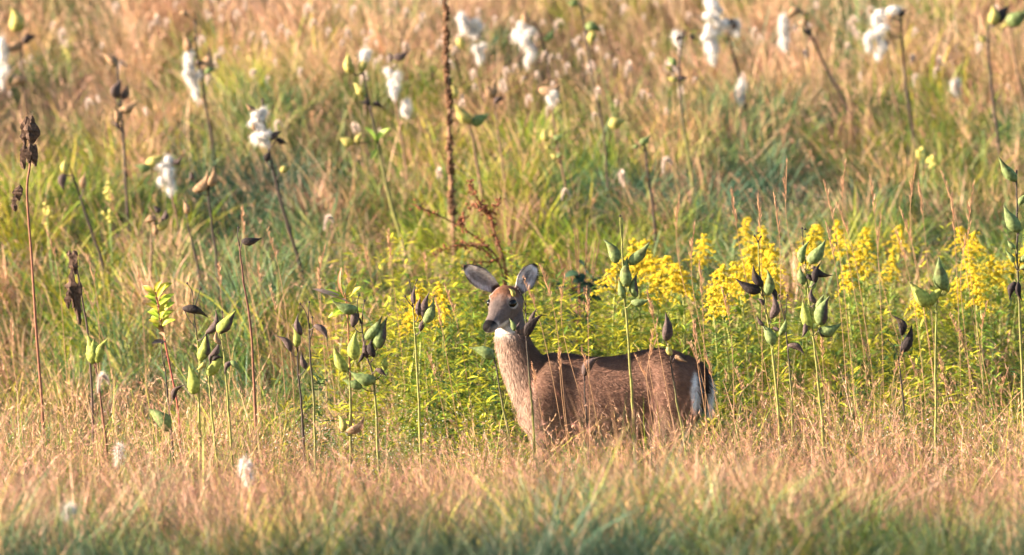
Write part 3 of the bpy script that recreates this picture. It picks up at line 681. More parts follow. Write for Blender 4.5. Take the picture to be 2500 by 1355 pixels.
Yd = 3.9
base = at(1250, 900, Yd); base[2] = gz(base[0], Yd) - .01
root = thing("dock_plant", base, "rust-red dead dock with forked seed branches behind the deer's ears", "dock")
br = [[(1250, 860), (1238, 740), (1218, 640), (1175, 590), (1110, 545), (1015, 502)], [(1238, 720), (1232, 640), (1205, 560), (1195, 520), (1160, 480), (1146, 444)], [(1196, 525), (1210, 505), (1224, 482)],
      [(1195, 600), (1150, 595), (1125, 590)], [(1215, 640), (1170, 605), (1110, 600), (1055, 625)], [(1195, 520), (1172, 508), (1150, 502)], [(1120, 550), (1130, 540), (1138, 530)],
      [(1205, 640), (1165, 640), (1130, 655)]]
for bi, b in enumerate(br):
    pth = smooth_rows([at(x, y, Yd + .05 * math.sin(bi * 2.1 + i * .5)) for i, (x, y) in enumerate(b)] + ([base] if False else []), 8)
    if bi == 0: pth = np.vstack([[base], pth])
    m = MB(); m.tube(pth - base, np.linspace(.007 if bi < 2 else .0055, .003, len(pth)), (.17, .07, .045), 5)
    for p in pth[2 if bi else 18:]:
        for _ in range(R.choice((0, 1, 3, 6)) + (1 if bi in (0, 1) and 1170 < 1250 + p[0] / PX < 1260 else 0)):
            c = p + np.array([R.gauss(0, .011), R.gauss(0, .011), R.gauss(0, .011)]) - base; sz = R.uniform(.004, .008)
            q = [c + sz * np.array(v) for v in ((-1, 0, 0), (1, 0, 0), (0, -1, 0), (0, 1, 0), (0, 0, -1), (0, 0, 1.2))]
            m.add(q, [(0, 2, 5), (2, 1, 5), (1, 3, 5), (3, 0, 5), (2, 0, 4), (1, 2, 4), (3, 1, 4), (0, 3, 4)], np.array([.24, .085, .045]) * R.uniform(.5, 1.3))
    m.build("seed_branch", M['dry'], root)

def leafy(name, label, cat, stem, leaves, scol, Y, r0=.006):
    base = at(*stem[-1], Y); base[2] = gz(base[0], Y) - .01
    root = thing(name, base, label, cat)
    path = smooth_rows([at(*p, Y) for p in stem] + [base], 5)
    m = MB(); m.tube(path - base, np.linspace(r0 * .5, r0, len(path)), scol, 6)
    for (bx, by, tx, ty, w, c, c2) in leaves:
        b = at(bx, by, Y - R.uniform(-.01, .02)); t = at(tx, ty, Y - R.uniform(-.02, .06))
        lf = MB(); leaf_into(lf, b - base, t - base, w, c, cup=.55, n=np.array([R.uniform(-.5, .3), -.7, .6]), col2=c2, droop=R.uniform(.05, .18)); lf.build("leaf", M['leaf'], root)
        j = int(np.argmin(np.linalg.norm(path - b, axis=1))); m.tube(np.array([path[j], b]) - base, r0 * .3, scol, 4)
    m.build("stem", M['stem'], root)
LG, LY, BR = (.30, .42, .04), (.48, .44, .05), (.20, .10, .04)
lv = []
for i, (yy, a) in enumerate(((715, 1), (738, 1), (755, 1), (772, .9), (790, .9))):
    sx = 380 + (yy - 700) * .14
    lv += [(sx - 3, yy + 4, sx - 34 * a, yy - 18 + i * 2, .013, LG if i % 2 else LY, None if i % 2 else BR), (sx + 4, yy + 6, sx + 40 * a, yy - 26 + i * 4, .014, LG, BR if i in (0, 3) else None),
           (sx + 2, yy + 10, sx + 22 * a, yy - 22, .012, LY, None), (sx - 2, yy + 10, sx - 22, yy + 2, .012, LG, None)]
lv += [(378, 712, 395, 682, .012, LY, BR), (378, 712, 418, 690, .013, LY, None), (398, 812, 372, 790, .012, BR, BR), (404, 835, 370, 838, .013, (.09, .08, .08), None), (402, 828, 388, 812, .013, (.5, .34, .2), None)]
leafy("leafy_shoot", "red-stemmed shoot with stacked yellow-green leaves, browned lower down", "shoot", [(376, 700), (388, 750), (402, 830), (420, 920), (432, 980), (440, 1080)], lv, (.26, .07, .05), .2)
lv = [(838, 722, 832, 652, .010, (.38, .20, .10), None), (846, 722, 870, 676, .016, LY, BR), (850, 728, 880, 700, .014, LY, None), (838, 728, 786, 708, .014, LG, None), (842, 735, 790, 742, .014, LG, BR),
      (845, 745, 812, 768, .013, LG, None), (856, 740, 902, 742, .014, (.4, .36, .1), BR), (850, 755, 895, 765, .013, LG, None), (846, 735, 762, 704, .012, (.42, .3, .26), None), (840, 765, 800, 775, .013, LG, None)]
leafy("leafy_shoot", "yellow-green leafy shoot with a rolled brown tip behind black husks", "shoot", [(842, 715), (848, 760), (852, 850), (856, 960), (858, 1100)], lv, (.26, .12, .05), .3)

def crumple(name, b, h, w, root, base, seed, col):
    """a dead leaf hanging shrivelled from its stalk"""
    r = random.Random(seed); m = MB(); V = []; C = []; n = 7
    for i in range(10):
        t = i / 9
        ww = w * (.06 + math.sin(math.pi * min(1, t * .94 + .03)) ** .7 * .95) * r.uniform(.55, 1.2)
        for k in range(n):
            a = 2 * math.pi * k / n
            f = 1 + .5 * math.sin(3 * a + 5 * t + seed) * .5 + r.uniform(-.2, .2)
            V.append(np.asarray(b) + np.array([math.cos(a) * ww * f + .2 * w * math.sin(5 * t + seed), math.sin(a) * ww * .6 * f, -h * t + r.uniform(-.1, .1) * h / 5]) - base)
            C.append(np.array(col) * r.uniform(.55, 1.5))
    F = [(i * n + k, i * n + (k + 1) % n, (i + 1) * n + (k + 1) % n, (i + 1) * n + k) for i in range(9) for k in range(n)] + [tuple(range(n))[::-1], tuple(range(9 * n, 10 * n))]
    m.add(V, F, C); m.build(name, M['dry'], root, smooth=False)

def withered(label, stem, leaves, Y, scol, r0):
    base = at(*stem[-1], Y); base[2] = gz(base[0], Y) - .01
    root = thing("withered_plant", base, label, "dead plant")
    path = smooth_rows([at(*p, Y) for p in stem] + [base], 6); m = MB(); m.tube(path - base, np.linspace(r0 * .6, r0, len(path)), scol, 6); m.build("stem", M['stem'], root)
    for i, (x, y, h, w) in enumerate(leaves):
        crumple("dead_leaf", at(x, y, Y - .01 - .01 * i), h * PX, w * PX, root, base, int(x + y), (.085, .052, .036))
withered("tall red stem hung with shrivelled brown leaves", [(70, 290), (74, 390), (66, 470), (78, 640), (88, 800), (102, 980), (106, 1080)], [(62, 285, 75, 12), (80, 283, 70, 12), (72, 290, 62, 12), (58, 352, 62, 10), (84, 352, 55, 12), (72, 350, 50, 10), (46, 452, 38, 12), (36, 475, 42, 8)], .7, (.20, .085, .05), .0075)
withered("short stalk with black withered leaves hanging like rags", [(178, 612), (192, 680), (204, 750), (214, 815), (226, 1000)], [(172, 612, 45, 10), (182, 612, 60, 13), (178, 655, 100, 15), (192, 690, 105, 11), (168, 700, 55, 9)], .9, (.07, .045, .035), .006)

# dark bramble by the goldenrod
Yb = 3.3; base = at(1420, 880, Yb); base[2] = gz(base[0], Yb) - .01
root = thing("bramble", base, "dark green leafy bramble with reddish stems behind the deer's back", "bramble")
for i in range(9):
    tx = R.uniform(1360, 1470); ty = R.uniform(535, 660)
    pth = smooth_rows([base, at(1420 + (tx - 1420) * .3, 780, Yb + R.uniform(-.1, .1)), at(tx, ty, Yb + R.uniform(-.15, .15))], 8)
    m = MB(); m.tube(pth - base, np.linspace(.005, .002, len(pth)), (.16, .07, .045), 5); m.build("stem", M['stem'], root)
    for j in range(7):
        p = pth[min(len(pth) - 1, 5 + int(j * 1.3))]; d = np.array([R.uniform(-1, 1), R.uniform(-1, .5), R.uniform(-.4, .6)]); d /= np.linalg.norm(d)
        lf = MB(); c = np.array([.035, .075, .04]) * R.uniform(.7, 1.6) if R.random() < .93 else np.array([.16, .07, .04])
        leaf_into(lf, p - base, p + d * R.uniform(.06, .10) - base, .027, c, n=np.array([R.uniform(-.6, .6), -.5, .8])); lf.build("leaf", M['leaf'], root)

# ------------------------------------------------------------------ goldenrod
def golden_meshes(seed):
    r = random.Random(seed); H = 1.0
    st = MB(); st.tube(np.array([[0, 0, -.02], [.01, 0, .4], [.0, .01, .75], [.015 * r.uniform(-1, 1), 0, 1.0]]), [.005, .0045, .0035, .002], (.24, .26, .07), 5)
    lf = MB()
    for i in range(46):
        z = .12 + .72 * i / 46 + r.uniform(-.01, .01); th = i * 2.4 + r.uniform(-.3, .3); L = r.uniform(.055, .10)
        b = np.array([.004 * math.cos(th), .004 * math.sin(th), z]); t = b + L * np.array([math.cos(th) * .85, math.sin(th) * .85, r.uniform(.2, .65)])
        c = np.array([.19, .29, .05]) * r.uniform(.7, 1.35)
        if r.random() < .25: c = np.array([.36, .36, .06])
        leaf_into(lf, b, t, L * .11, c, n=np.array([r.uniform(-.3, .3), r.uniform(-.3, .3), 1.0]), seg=3, droop=.15)
    pl = []
    nb = 19
    m = MB()
    for i in range(nb):
        z = .83 + .17 * i / nb + r.uniform(-.012, .012); th = i * 2.4 + r.uniform(-.4, .4); L = (.010 + .082 * (1 - i / nb) ** .85) * r.uniform(.45, 1.25)
        d = np.array([math.cos(th), math.sin(th), 0])
        for j in range(34):
            t = (j + r.random()) / 34; p = np.array([0, 0, z]) + d * L * t + np.array([0, 0, L * (1.0 * t - 1.25 * t * t)])
            p = p + np.array([r.gauss(0, .0045), r.gauss(0, .0045), abs(r.gauss(0, .006))]); s = r.uniform(.0028, .0056)
            ax = np.array([r.gauss(0, 1), r.gauss(0, 1), r.gauss(0, .6)]); ax /= np.linalg.norm(ax); bx = np.cross(ax, [r.gauss(0, 1), r.gauss(0, 1), r.gauss(0, 1)]); bx /= np.linalg.norm(bx); cx = np.cross(ax, bx)
            q = [p + s * v for v in (ax, bx, -ax, -bx, cx, -cx * .6)]
            m.add(q, [(0, 1, 4), (1, 2, 4), (2, 3, 4), (3, 0, 4), (1, 0, 5), (2, 1, 5), (3, 2, 5), (0, 3, 5)], np.array([.88, .69, .05]) * r.uniform(.7, 1.1))
    me = []
    for nm, b, mat in (("stem", st, M['stem']), ("foliage", lf, M['leaf']), ("flower_plume", m, M['petal'])):
        o = b.build(nm, mat); me.append((nm, o.data)); bpy.data.objects.remove(o)
    return me
GV = [golden_meshes(s) for s in (1, 2, 3, 4, 5)]
gtops = [(1790, 530), (1758, 585), (1828, 578), (1862, 560), (1932, 545), (1957, 572), (1903, 602), (1850, 640), (1800, 655), (1782, 700), (1834, 690), (1880, 650), (1468, 612), (1500, 640), (1590, 640), (1650, 582), (1683, 572), (1640, 622),
         (1612, 668), (1702, 620), (1722, 655), (1560, 600), (1670, 655), (2098, 545), (2132, 556), (2172, 550), (2118, 602), (2106, 640), (2152, 618), (2392, 552), (2422, 562), (2452, 592), (2342, 592), (2362, 622), (2402, 642), (2472, 622),
         (988, 700), (1012, 722), (1062, 695), (1036, 742), (2272, 692), (2344, 682), (2404, 684), (1548, 590), (1092, 720), (970, 760), (1760, 630), (2440, 640), (1812, 610)]
def place_of(x):
    if x < 1120: return "goldenrod with a short yellow plume in leafy growth beside the deer's face"
    if x < 1570: return "goldenrod with a narrow yellow plume by the dark bramble"
    if x < 1740: return "goldenrod with an arching yellow plume rising behind the deer's rump"
    if x < 2000: return "goldenrod in the tallest dense clump of bright yellow plumes"
    if x < 2200: return "goldenrod in the small clump of yellow plumes ringed by pink grass stems"
    return "goldenrod in the loose yellow clump by the tiered green milkweed"
for i, (x, y) in enumerate(gtops):
    Yg_ = 3.9 - 2.0 * min(1, max(0, (y - 530) / 190)) + R.uniform(-.35, .35)
    p = at(x, y, Yg_); zb = float(gz(p[0], Yg_)); h = p[2] - zb
    lb = place_of(x)
    o = thing("goldenrod", (p[0], Yg_, zb), lb, "goldenrod", lb.replace("goldenrod ", "goldenrods ", 1))
    o.rotation_euler = (R.uniform(-.12, .12), R.uniform(-.2, .12), R.uniform(0, 6.28)); q_ = min(h, 1.1) * R.uniform(.85, 1.7); o.scale = (q_, q_, h)
    for nm, me in GV[i % 5]:
        c = link(nm, me, None, o, "stuff" if nm == "foliage" else None)

# small pale yellow flowers on the slope
for i, (x, y) in enumerate([(264, 470), (266, 530), (114, 520), (2246, 375), (2278, 395), (165, 122)]):
    Yf = ground_row(x, y + 190); p = at(x, y, Yf); b = np.array([p[0] + .03, Yf, float(gz(p[0] + .03, Yf))])
    o = thing("toadflax", b, "single stalk of pale lemon toadflax flowers low in the green grass", "flower", "lemon yellow toadflax stalks in the slope grass")
    m = MB(); m.tube(smooth_rows([b, (b + p) / 2, p + np.array([0, 0, .02])], 4) - b, .003, (.2, .3, .08), 5); m.build("stem", M['stem'], o)
    m = MB()
    for k in range(16):
        c = p + np.array([R.gauss(0, .011), R.gauss(0, .011), R.gauss(0, .02)]) - b; s = R.uniform(.008, .013)
        q = [c + s * np.array(v) for v in ((-1, 0, 0), (1, 0, 0), (0, -1, 0), (0, 1, 0), (0, 0, -1), (0, 0, 1.0))]
        m.add(q, [(0, 2, 5), (2, 1, 5), (1, 3, 5), (3, 0, 5), (2, 0, 4), (1, 2, 4), (3, 1, 4), (0, 3, 4)], np.array([.78, .72, .22]) * R.uniform(.8, 1.1))
    m.build("flower_spike", M['petal'], o)

# ------------------------------------------------------------------ foxtail heads and tall grass stems
def foxtail_mesh(seed):
    """nodding bristly head, tip at origin height 0..-.12, plus its stem"""
    r = np.random.default_rng(seed); t = np.linspace(0, 1, 12)
    kk = r.uniform(.4, 1.2); c = np.stack([-.04 * np.sin(t * 1.9) * kk - .015 * t, 0 * t, .05 * np.sin(t * 2.4) / kk ** .5 - .075 * t * t * kk], 1)
    n = 620; tt = r.random(n); P = np.stack([np.interp(tt, t, c[:, k]) for k in range(3)], 1)
    T = np.gradient(c, axis=0); Tt = np.stack([np.interp(tt, t, T[:, k]) for k in range(3)], 1); Tt /= np.linalg.norm(Tt, axis=1)[:, None]
    d = r.normal(0, 1, (n, 3)); d -= Tt * np.sum(d * Tt, axis=1)[:, None]; d /= np.linalg.norm(d, axis=1)[:, None]
    d = d + Tt * .7; d /= np.linalg.norm(d, axis=1)[:, None]
    s = np.cross(d, Tt); s /= np.linalg.norm(s, axis=1)[:, None]
    L = (.023 * np.sin(np.pi * np.clip(tt * .85 + .12, 0, 1)) ** .6)[:, None]
    V = np.stack([P - s * .0011, P + s * .0016, P + d * L], 1).reshape(-1, 3)
    core = MB(); core.tube(c, .0045 * np.sin(np.pi * np.clip(t * .85 + .1, 0, 1)) + .001, (.5, .4, .3), 6)
    cv = np.array(core.V); quads = [f for f in core.F if len(f) == 4]
    tr = np.array([(f[0], f[1], f[2]) for f in quads] + [(f[0], f[2], f[3]) for f in quads])
    Va = np.vstack([V, cv]); Fa = np.vstack([np.arange(n * 3).reshape(-1, 3), tr + n * 3])
    C = np.vstack([np.repeat(np.array([[.80, .68, .60]]) * r.uniform(.8, 1.15, (n, 1)), 3, axis=0), np.tile([.68, .56, .48], (len(cv), 1))])
    me = fast_mesh("seed_head", Va, Fa, np.clip(C, 0, .85)); me.materials.append(M['fluff']); return me
FX = [foxtail_mesh(s) for s in range(9)]
stm = MB(); stm.tube(smooth_rows([(0, 0, 0), (.03, 0, -.18), (.05, 0, -.45), (.06, 0, -.75)], 4), [.0012] * 1 + [.0014] * 12, (.42, .33, .14), 4); so = stm.build("stem", M['grass']); FXS = so.data; bpy.data.objects.remove(so)
def foxtail(px, py, label, Y=None, group="nodding foxtail grass heads", sc=1.0):
    if Y is None: Y = ground_row(px, py + 250)
    p = at(px, py, Y); s = R.uniform(.8, 1.15) * sc
    h = (p[2] - float(gz(p[0] + .05, Y)))
    o = thing("foxtail_grass", p - np.array([0, 0, h]), label, "grass", group)
    a = R.uniform(-1.2, 1.2)
    c = link("seed_head", R.choice(FX), None, o); c.location = (0, 0, h); c.scale = (s, s, s); c.rotation_euler = (0, R.uniform(-.25, .25), a)
    c2 = link("stem", FXS, None, o); c2.location = (0, 0, h); c2.scale = (1, 1, (h + .02) / .75); c2.rotation_euler = (0, 0, a)
for i, (x, y) in enumerate([(1392, 478), (1522, 458), (1642, 402), (1078, 436)]):
    foxtail(x, y, "plump white foxtail head curved over like a hook on open slope grass", sc=1.05, group="plump white foxtail heads on the slope")
foxtail(815, 545, "pinkish foxtail head drooping above dark milkweed stems", sc=.9)
foxtail(268, 940, "pale pink foxtail head in front of the dark red milkweed stem", Y=-2.6, sc=1.1)
n = 0
while n < 190:
    x, y = R.uniform(30, 2480), R.uniform(-20, 330) ** 1.0
    dens = 1.0 if (450 < x < 1700) else .35
    if y > 200 and R.random() > .25: continue
    if R.random() > dens: continue
    foxtail(x, y, "small bleached foxtail head among the tan grass high on the slope", group="bleached foxtail heads high on the slope", sc=R.uniform(.5, .95)); n += 1

def panicle_meshes(seed):
    r = random.Random(seed); st = MB()
    pth = smooth_rows([(0, 0, -.02), (.01 * r.uniform(-1, 1), 0, .4), (-.05 * r.random(), .01, .8), (-.12 * r.random(), 0, 1.0)], 6)
    st.tube(pth, np.linspace(.0019, .0009, len(pth)), (.40, .24, .13), 4)
    hd = MB()
    for i in range(46):
        t = .78 + .22 * i / 46; j = t * (len(pth) - 1); p = pth[int(j)] + (pth[min(int(j) + 1, len(pth) - 1)] - pth[int(j)]) * (j % 1)
        L = r.uniform(.014, .035) * (1.25 - (t - .78) * 3); th = r.uniform(0, 6.28); d = np.array([math.cos(th) * .38, math.sin(th) * .38, 1.0]); s = np.array([-math.sin(th + .8), math.cos(th + .8), 0]) * .0019
        q = p + d * L
        hd.add([p, p + d * L * .55 - s, q, p + d * L * .55 + s], [(0, 1, 2, 3)], np.array([.50, .29, .17]) * r.uniform(.7, 1.25))
    out = []
    for nm, b in (("stem", st), ("seed_head", hd)):
        o = b.build(nm, M['grass']); out.append((nm, o.data)); bpy.data.objects.remove(o)
    return out
PN = [panicle_meshes(s) for s in range(6)]
def tall_stem(px, py, Y, label, group, bend=None):
    p = at(px, py, Y); zb = float(gz(p[0], Y)); h = p[2] - zb
    if h < .25: return
    o = thing("tall_grass_stem", (p[0] + .06, Y, zb), label, "grass", group)
    o.rotation_euler = (R.uniform(-.06, .06), (R.uniform(-.16, .07) if bend is None else bend), R.uniform(-.5, .5)); o.scale = (1, 1, h)
    for nm, me in R.choice(PN): link(nm, me, None, o)
for x, y in [(1826, 472), (1860, 480), (1888, 445), (2022, 380), (2075, 440), (2100, 395), (2125, 430), (2262, 402), (2270, 440), (2290, 500), (2375, 450), (2412, 405), (2150, 480), (2330, 540), (1720, 470), (1745, 545), (2046, 545), (2240, 560), (2320, 480), (2215, 520)]:
    tall_stem(x, y, R.uniform(.2, 1.8), "tall pinkish seeding grass stem standing above the goldenrod", "pink grass stems above the goldenrod")
for x, y in [(1385, 640), (1372, 665), (1345, 850), (1435, 660), (1400, 700), (1655, 700), (1690, 640), (1705, 780), (1590, 780), (1150, 690), (1120, 720), (1090, 850), (1470, 840), (1610, 860), (1730, 830), (1770, 700), (1330, 880), (1560, 820)]:
    tall_stem(x, y, R.uniform(-1.4, -.5), "thin tan grass stem crossing in front of the deer or its rump", "tan grass stems in front of the deer")
for x, y in [(605, 500), (640, 640), (690, 560), (225, 620), (150, 560), (330, 650), (960, 560), (930, 600), (790, 600), (60, 700), (20, 780), (120, 760), (290, 690), (545, 640), (660, 700), (770, 655), (900, 640), (1060, 610)]:
    tall_stem(x, y, R.uniform(.4, 3.0), "straw-coloured grass stem standing over the dark milkweed husks", "straw grass stems by the milkweed husks")
for x, y in [(1985, 820), (2060, 760), (2110, 830), (2160, 860), (2240, 870), (2340, 800), (2390, 760), (2430, 840), (2465, 900), (2380, 900), (2050, 900), (1800, 900), (1770, 860), (2320, 860), (2420, 740)]:
    tall_stem(x, y, R.uniform(-1.6, .4), "low tawny grass stem around the bare straight green milkweed", "tawny grass stems by the green milkweed")
for i in range(46):
    x, y = R.uniform(20, 2480), R.uniform(30, 480)
    tall_stem(x, y, ground_row(x, y + 260), "rusty grass stem leaning on the open slope among silk puffs", "rusty grass stems on the open slope", bend=R.uniform(-.38, -.02))

# ------------------------------------------------------------------ the grass itself
def scatter(n, y0, y1, margin=1.8):
    """ground points over the view and a margin on each side"""
    Y = rng.uniform(y0, y1, n * 2); half = 1250 * K * (Y + CAM_D) + margin
    keep = rng.random(n * 2) < half / half.max()
    Y = Y[keep][:n]; half = half[keep][:n]
    X = rng.uniform(-1, 1, len(Y)) * half
    return X, Y

def deer_clear(X, Y):
    return ((X - .44) / .56) ** 2 + (Y / .2) ** 2 > 1

GREEN = [(760, 300, 150, 80, 1.0), (600, 430, 200, 120, .9), (230, 340, 230, 90, .55), (920, 450, 260, 120, .7), (2100, 450, 330, 80, 1.0), (2380, 300, 160, 120, .55), (1400, 230, 130, 70, .6), (350, 560, 350, 70, .5),
         (1250, 780, 520, 140, .8), (2000, 760, 500, 110, .6), (350, 900, 330, 120, .6), (900, 980, 350, 70, .6), (1250, 1420, 2200, 120, .85), (300, 480, 160, 60, .7), (2150, 240, 120, 60, .5)]
def greenness(X, Y):
    P = np.stack([X, Y, gz(X, Y) + .25], 1); px, py = project(P)
    g = np.interp(Y, [-13, -8.5, -6.5, -4, -1.9, -1.3, .8, 2.0, 5.5, 8, 10.5, 17], [1.1, 1.1, .70, .26, .28, .8, .8, .66, .72, .7, .36, .16])
    for (cx, cyy, rx, ry, a) in GREEN: g = np.maximum(g, a * np.exp(-(((px - cx) / rx) ** 2 + ((py - cyy) / ry) ** 2) * .9))
    g = g + .32 * wave(X, Y, 41, 1.2) + .22 * wave(X, Y, 42, .5)
    return np.clip(.5 + (g - .5) * 1.5, .04, .97), px, py

def blades(name, X, Y, h, w, leanx, leany, curl, c0, c1, segs=3, tipw=.0):
    n = len(X); yaw = rng.uniform(0, math.pi, n)
    B = np.stack([X, Y, gz(X, Y) - .01], 1); sd = np.stack([np.cos(yaw), np.sin(yaw), 0 * yaw], 1)
    V = np.empty((n, segs * 2 + 1, 3)); C = np.empty((n, segs * 2 + 1, 3))
    for i in range(segs + 1):
        t = i / segs
        off = np.stack([leanx * t + curl[:, 0] * t * t, leany * t + curl[:, 1] * t * t, t - .5 * (np.hypot(curl[:, 0], curl[:, 1])) * t ** 3], 1) * h[:, None]
        c = c0 + (c1 - c0) * t
        if i < segs:
            wd = (w * (1 - .75 * t ** 2))[:, None] * sd * .5
            V[:, i * 2] = B + off - wd; V[:, i * 2 + 1] = B + off + wd; C[:, i * 2] = c; C[:, i * 2 + 1] = c
        else: V[:, -1] = B + off; C[:, -1] = c
    o = (np.arange(n) * (segs * 2 + 1))[:, None]
    tr = []
    for i in range(segs - 1):
        a = i * 2; tr += [[a, a + 1, a + 3], [a, a + 3, a + 2]]
    a = (segs - 1) * 2; tr += [[a, a + 1, a + 2]]
    F = (o[:, None, :] + np.array(tr)[None]).reshape(-1, 3)
    return V.reshape(-1, 3), F, C.reshape(-1, 3), V[:, -1], (V[:, -3] + V[:, -2]) / 2

def heads(tip, below, n_per, L, wd, c):
    """feathery seed heads along the top of each blade"""
    n = len(tip); ax = tip - below
    t = rng.random((n, n_per, 1)); P = below[:, None] + ax[:, None] * (.15 + .85 * t)
    an = ax / (np.linalg.norm(ax, axis=1)[:, None] + 1e-9)
    D = an[:, None] + rng.normal(0, .32, (n, n_per, 3)); D /= np.linalg.norm(D, axis=2)[..., None]
    S = np.cross(D, rng.normal(0, 1, (n, n_per, 3))); S /= np.linalg.norm(S, axis=2)[..., None]
    ln = rng.uniform(.6, 1.3, (n, n_per, 1)) * L
    V = np.stack([P - S * wd, P + S * wd, P + D * ln], 2).reshape(-1, 3)
    F = np.arange(len(V)).reshape(-1, 3)
    C = np.repeat(np.repeat(c, n_per, axis=0), 3, axis=0)
    return V, F, C

def pal(n, cols, jit=.25):
    cols = np.asarray(cols); k = rng.integers(0, len(cols), n); m = rng.random((n, 1))
    c = cols[k] * m + cols[rng.integers(0, len(cols), n)] * (1 - m)
    return np.clip(c * rng.uniform(1 - jit, 1 + jit, (n, 1)), 0, .9)

TAN = [(.50, .29, .16), (.56, .34, .19), (.44, .24, .13), (.52, .36, .17), (.38, .20, .12)]
GRN = [(.14, .24, .045), (.20, .29, .05), (.11, .21, .06), (.28, .32, .06), (.34, .33, .07)]
BLU = [(.10, .20, .085), (.13, .24, .11), (.09, .17, .06), (.17, .26, .09)]

def merge(name, lst, mat, label, cat):
    V = []; F = []; C = []; b = 0
    for v, f, c in lst: V.append(v); F.append(f + b); C.append(c); b += len(v)
    o = link(name, fast_mesh(name, np.vstack(V), np.vstack(F), np.vstack(C)), mat, kind="stuff")
    return tag(o, label, cat, kind="stuff")

lump = lambda X, Y: np.clip(1 + .34 * wave(X, Y, 77, 1.3) + .28 * wave(X, Y, 78, .55), .4, 1.7)
def height_cap(Y):
    """shorter turf close before the deer, longer on the slope"""
    return np.interp(Y, [-14, -9, -5, -2.5, -1.2, -.4, .6, 2, 5, 16], [.34, .37, .48, .47, .38, .30, .30, .34, .38, .42])

def place_pal(X, Y, cols, seed, jit=.22, sc=.8):
    """neighbouring blades share a tint"""
    cols = np.asarray(cols); f = np.clip(.5 + .5 * wave(X, Y, seed, sc) + rng.normal(0, .16, len(X)), 0, .999) * (len(cols) - 1)
    i = f.astype(int); t = (f - i)[:, None]
    return np.clip((cols[i] * (1 - t) + cols[i + 1] * t) * rng.uniform(1 - jit, 1 + jit, (len(X), 1)), 0, .9)
TAN = [(.22, .11, .08), (.38, .21, .13), (.58, .33, .21), (.70, .44, .31), (.52, .34, .13), (.64, .40, .23), (.34, .16, .09)]
GRN = [(.03, .07, .025), (.08, .17, .03), (.20, .31, .03), (.38, .43, .035), (.50, .42, .045), (.24, .36, .03), (.06, .14, .04)]
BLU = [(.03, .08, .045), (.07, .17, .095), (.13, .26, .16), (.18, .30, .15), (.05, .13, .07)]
def blueness(X, Y, px, py):
    return np.clip(wave(X, Y, 55, 2.4) * .45 + .18 + .8 * np.exp(-(((px - 2080) / 330) ** 2 + ((py - 440) / 90) ** 2)) + .7 * np.exp(-(((px - 680) / 190) ** 2 + ((py - 400) / 130) ** 2)) + .6 * sst(-5.5, -7.5, Y + 1.1 * wave(X, Y, 301, 1.4)), 0, 1)[:, None]  # bluish grass; hollows and near strip tinted in place of their shade
def shade_mult(px, py, Yv):  # shade of slope hollows and near strip, painted into the grass colour
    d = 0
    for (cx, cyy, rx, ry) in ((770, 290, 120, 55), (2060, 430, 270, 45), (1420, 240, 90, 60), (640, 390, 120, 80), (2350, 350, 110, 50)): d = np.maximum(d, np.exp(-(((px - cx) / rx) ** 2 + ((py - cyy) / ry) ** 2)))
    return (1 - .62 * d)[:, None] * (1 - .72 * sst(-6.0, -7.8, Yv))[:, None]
# tan grass
X, Y = scatter(120000, -13, 17); g, px, py = greenness(X, Y)
k = (rng.random(len(X)) > g) & deer_clear(X, Y) & (rng.random(len(X)) < 1 - .85 * sst(-6.2, -7.4, Y + 1.1 * wave(X, Y, 301, 1.4))); X, Y, g = X[k], Y[k], g[k]; n = len(X)
h = height_cap(Y) * lump(X, Y) * rng.uniform(.55, 1.25, n)
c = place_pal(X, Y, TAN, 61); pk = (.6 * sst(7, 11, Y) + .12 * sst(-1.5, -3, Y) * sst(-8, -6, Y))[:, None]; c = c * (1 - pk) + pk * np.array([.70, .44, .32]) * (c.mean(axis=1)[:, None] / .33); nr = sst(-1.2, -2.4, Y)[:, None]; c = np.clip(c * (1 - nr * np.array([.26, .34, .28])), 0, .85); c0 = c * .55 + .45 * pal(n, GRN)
back = np.clip(Y / 6, 0, 1)
lx = -.08 - .12 * back + .16 * wave(X, Y, 71, .5) + rng.normal(0, .22, n); ly = .18 * wave(X, Y, 72, .7) + rng.normal(0, .1, n)
V, F, C, tip, bel = blades("t", X, Y, h, rng.uniform(.0024, .005, n) * (1 + .6 * sst(1.5, 6, Y)), lx, ly, np.stack([lx * .8 + rng.normal(0, .2, n), ly * .8 + rng.normal(0, .2, n)], 1), c0, c)
hk = rng.random(n) < .55
ch = np.clip(c[hk] * np.array([1.12, 1.06, 1.12]), 0, .9)
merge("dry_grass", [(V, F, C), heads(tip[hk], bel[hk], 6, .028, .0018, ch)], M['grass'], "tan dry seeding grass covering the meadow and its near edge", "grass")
# green grass
X, Y = scatter(108000, -13, 17); g, px, py = greenness(X, Y)
k = (rng.random(len(X)) < g) & deer_clear(X, Y); X, Y, g, px, py = X[k], Y[k], g[k], px[k], py[k]; n = len(X)
h = height_cap(Y) * lump(X, Y) * rng.uniform(.5, 1.1, n)
bl = blueness(X, Y, px, py)
c = (place_pal(X, Y, GRN, 62) * (1 - bl) + place_pal(X, Y, BLU, 63) * bl) * shade_mult(px, py, Y)
V, F, C, tip, bel = blades("g", X, Y, h, rng.uniform(.003, .0068, n) * (1 + .5 * sst(1.5, 6, Y)), rng.normal(-.08, .3, n) + .25 * wave(X, Y, 73, .6), rng.normal(0, .25, n), np.stack([rng.normal(-.1, .6, n), rng.normal(0, .5, n)], 1), c, np.clip(c * np.array([1.25, 1.1, 1.0]), 0, .9), segs=4)
merge("green_grass", [(V, F, C)], M['grass'], "soft green arching grass between the tan seeding grass", "grass")
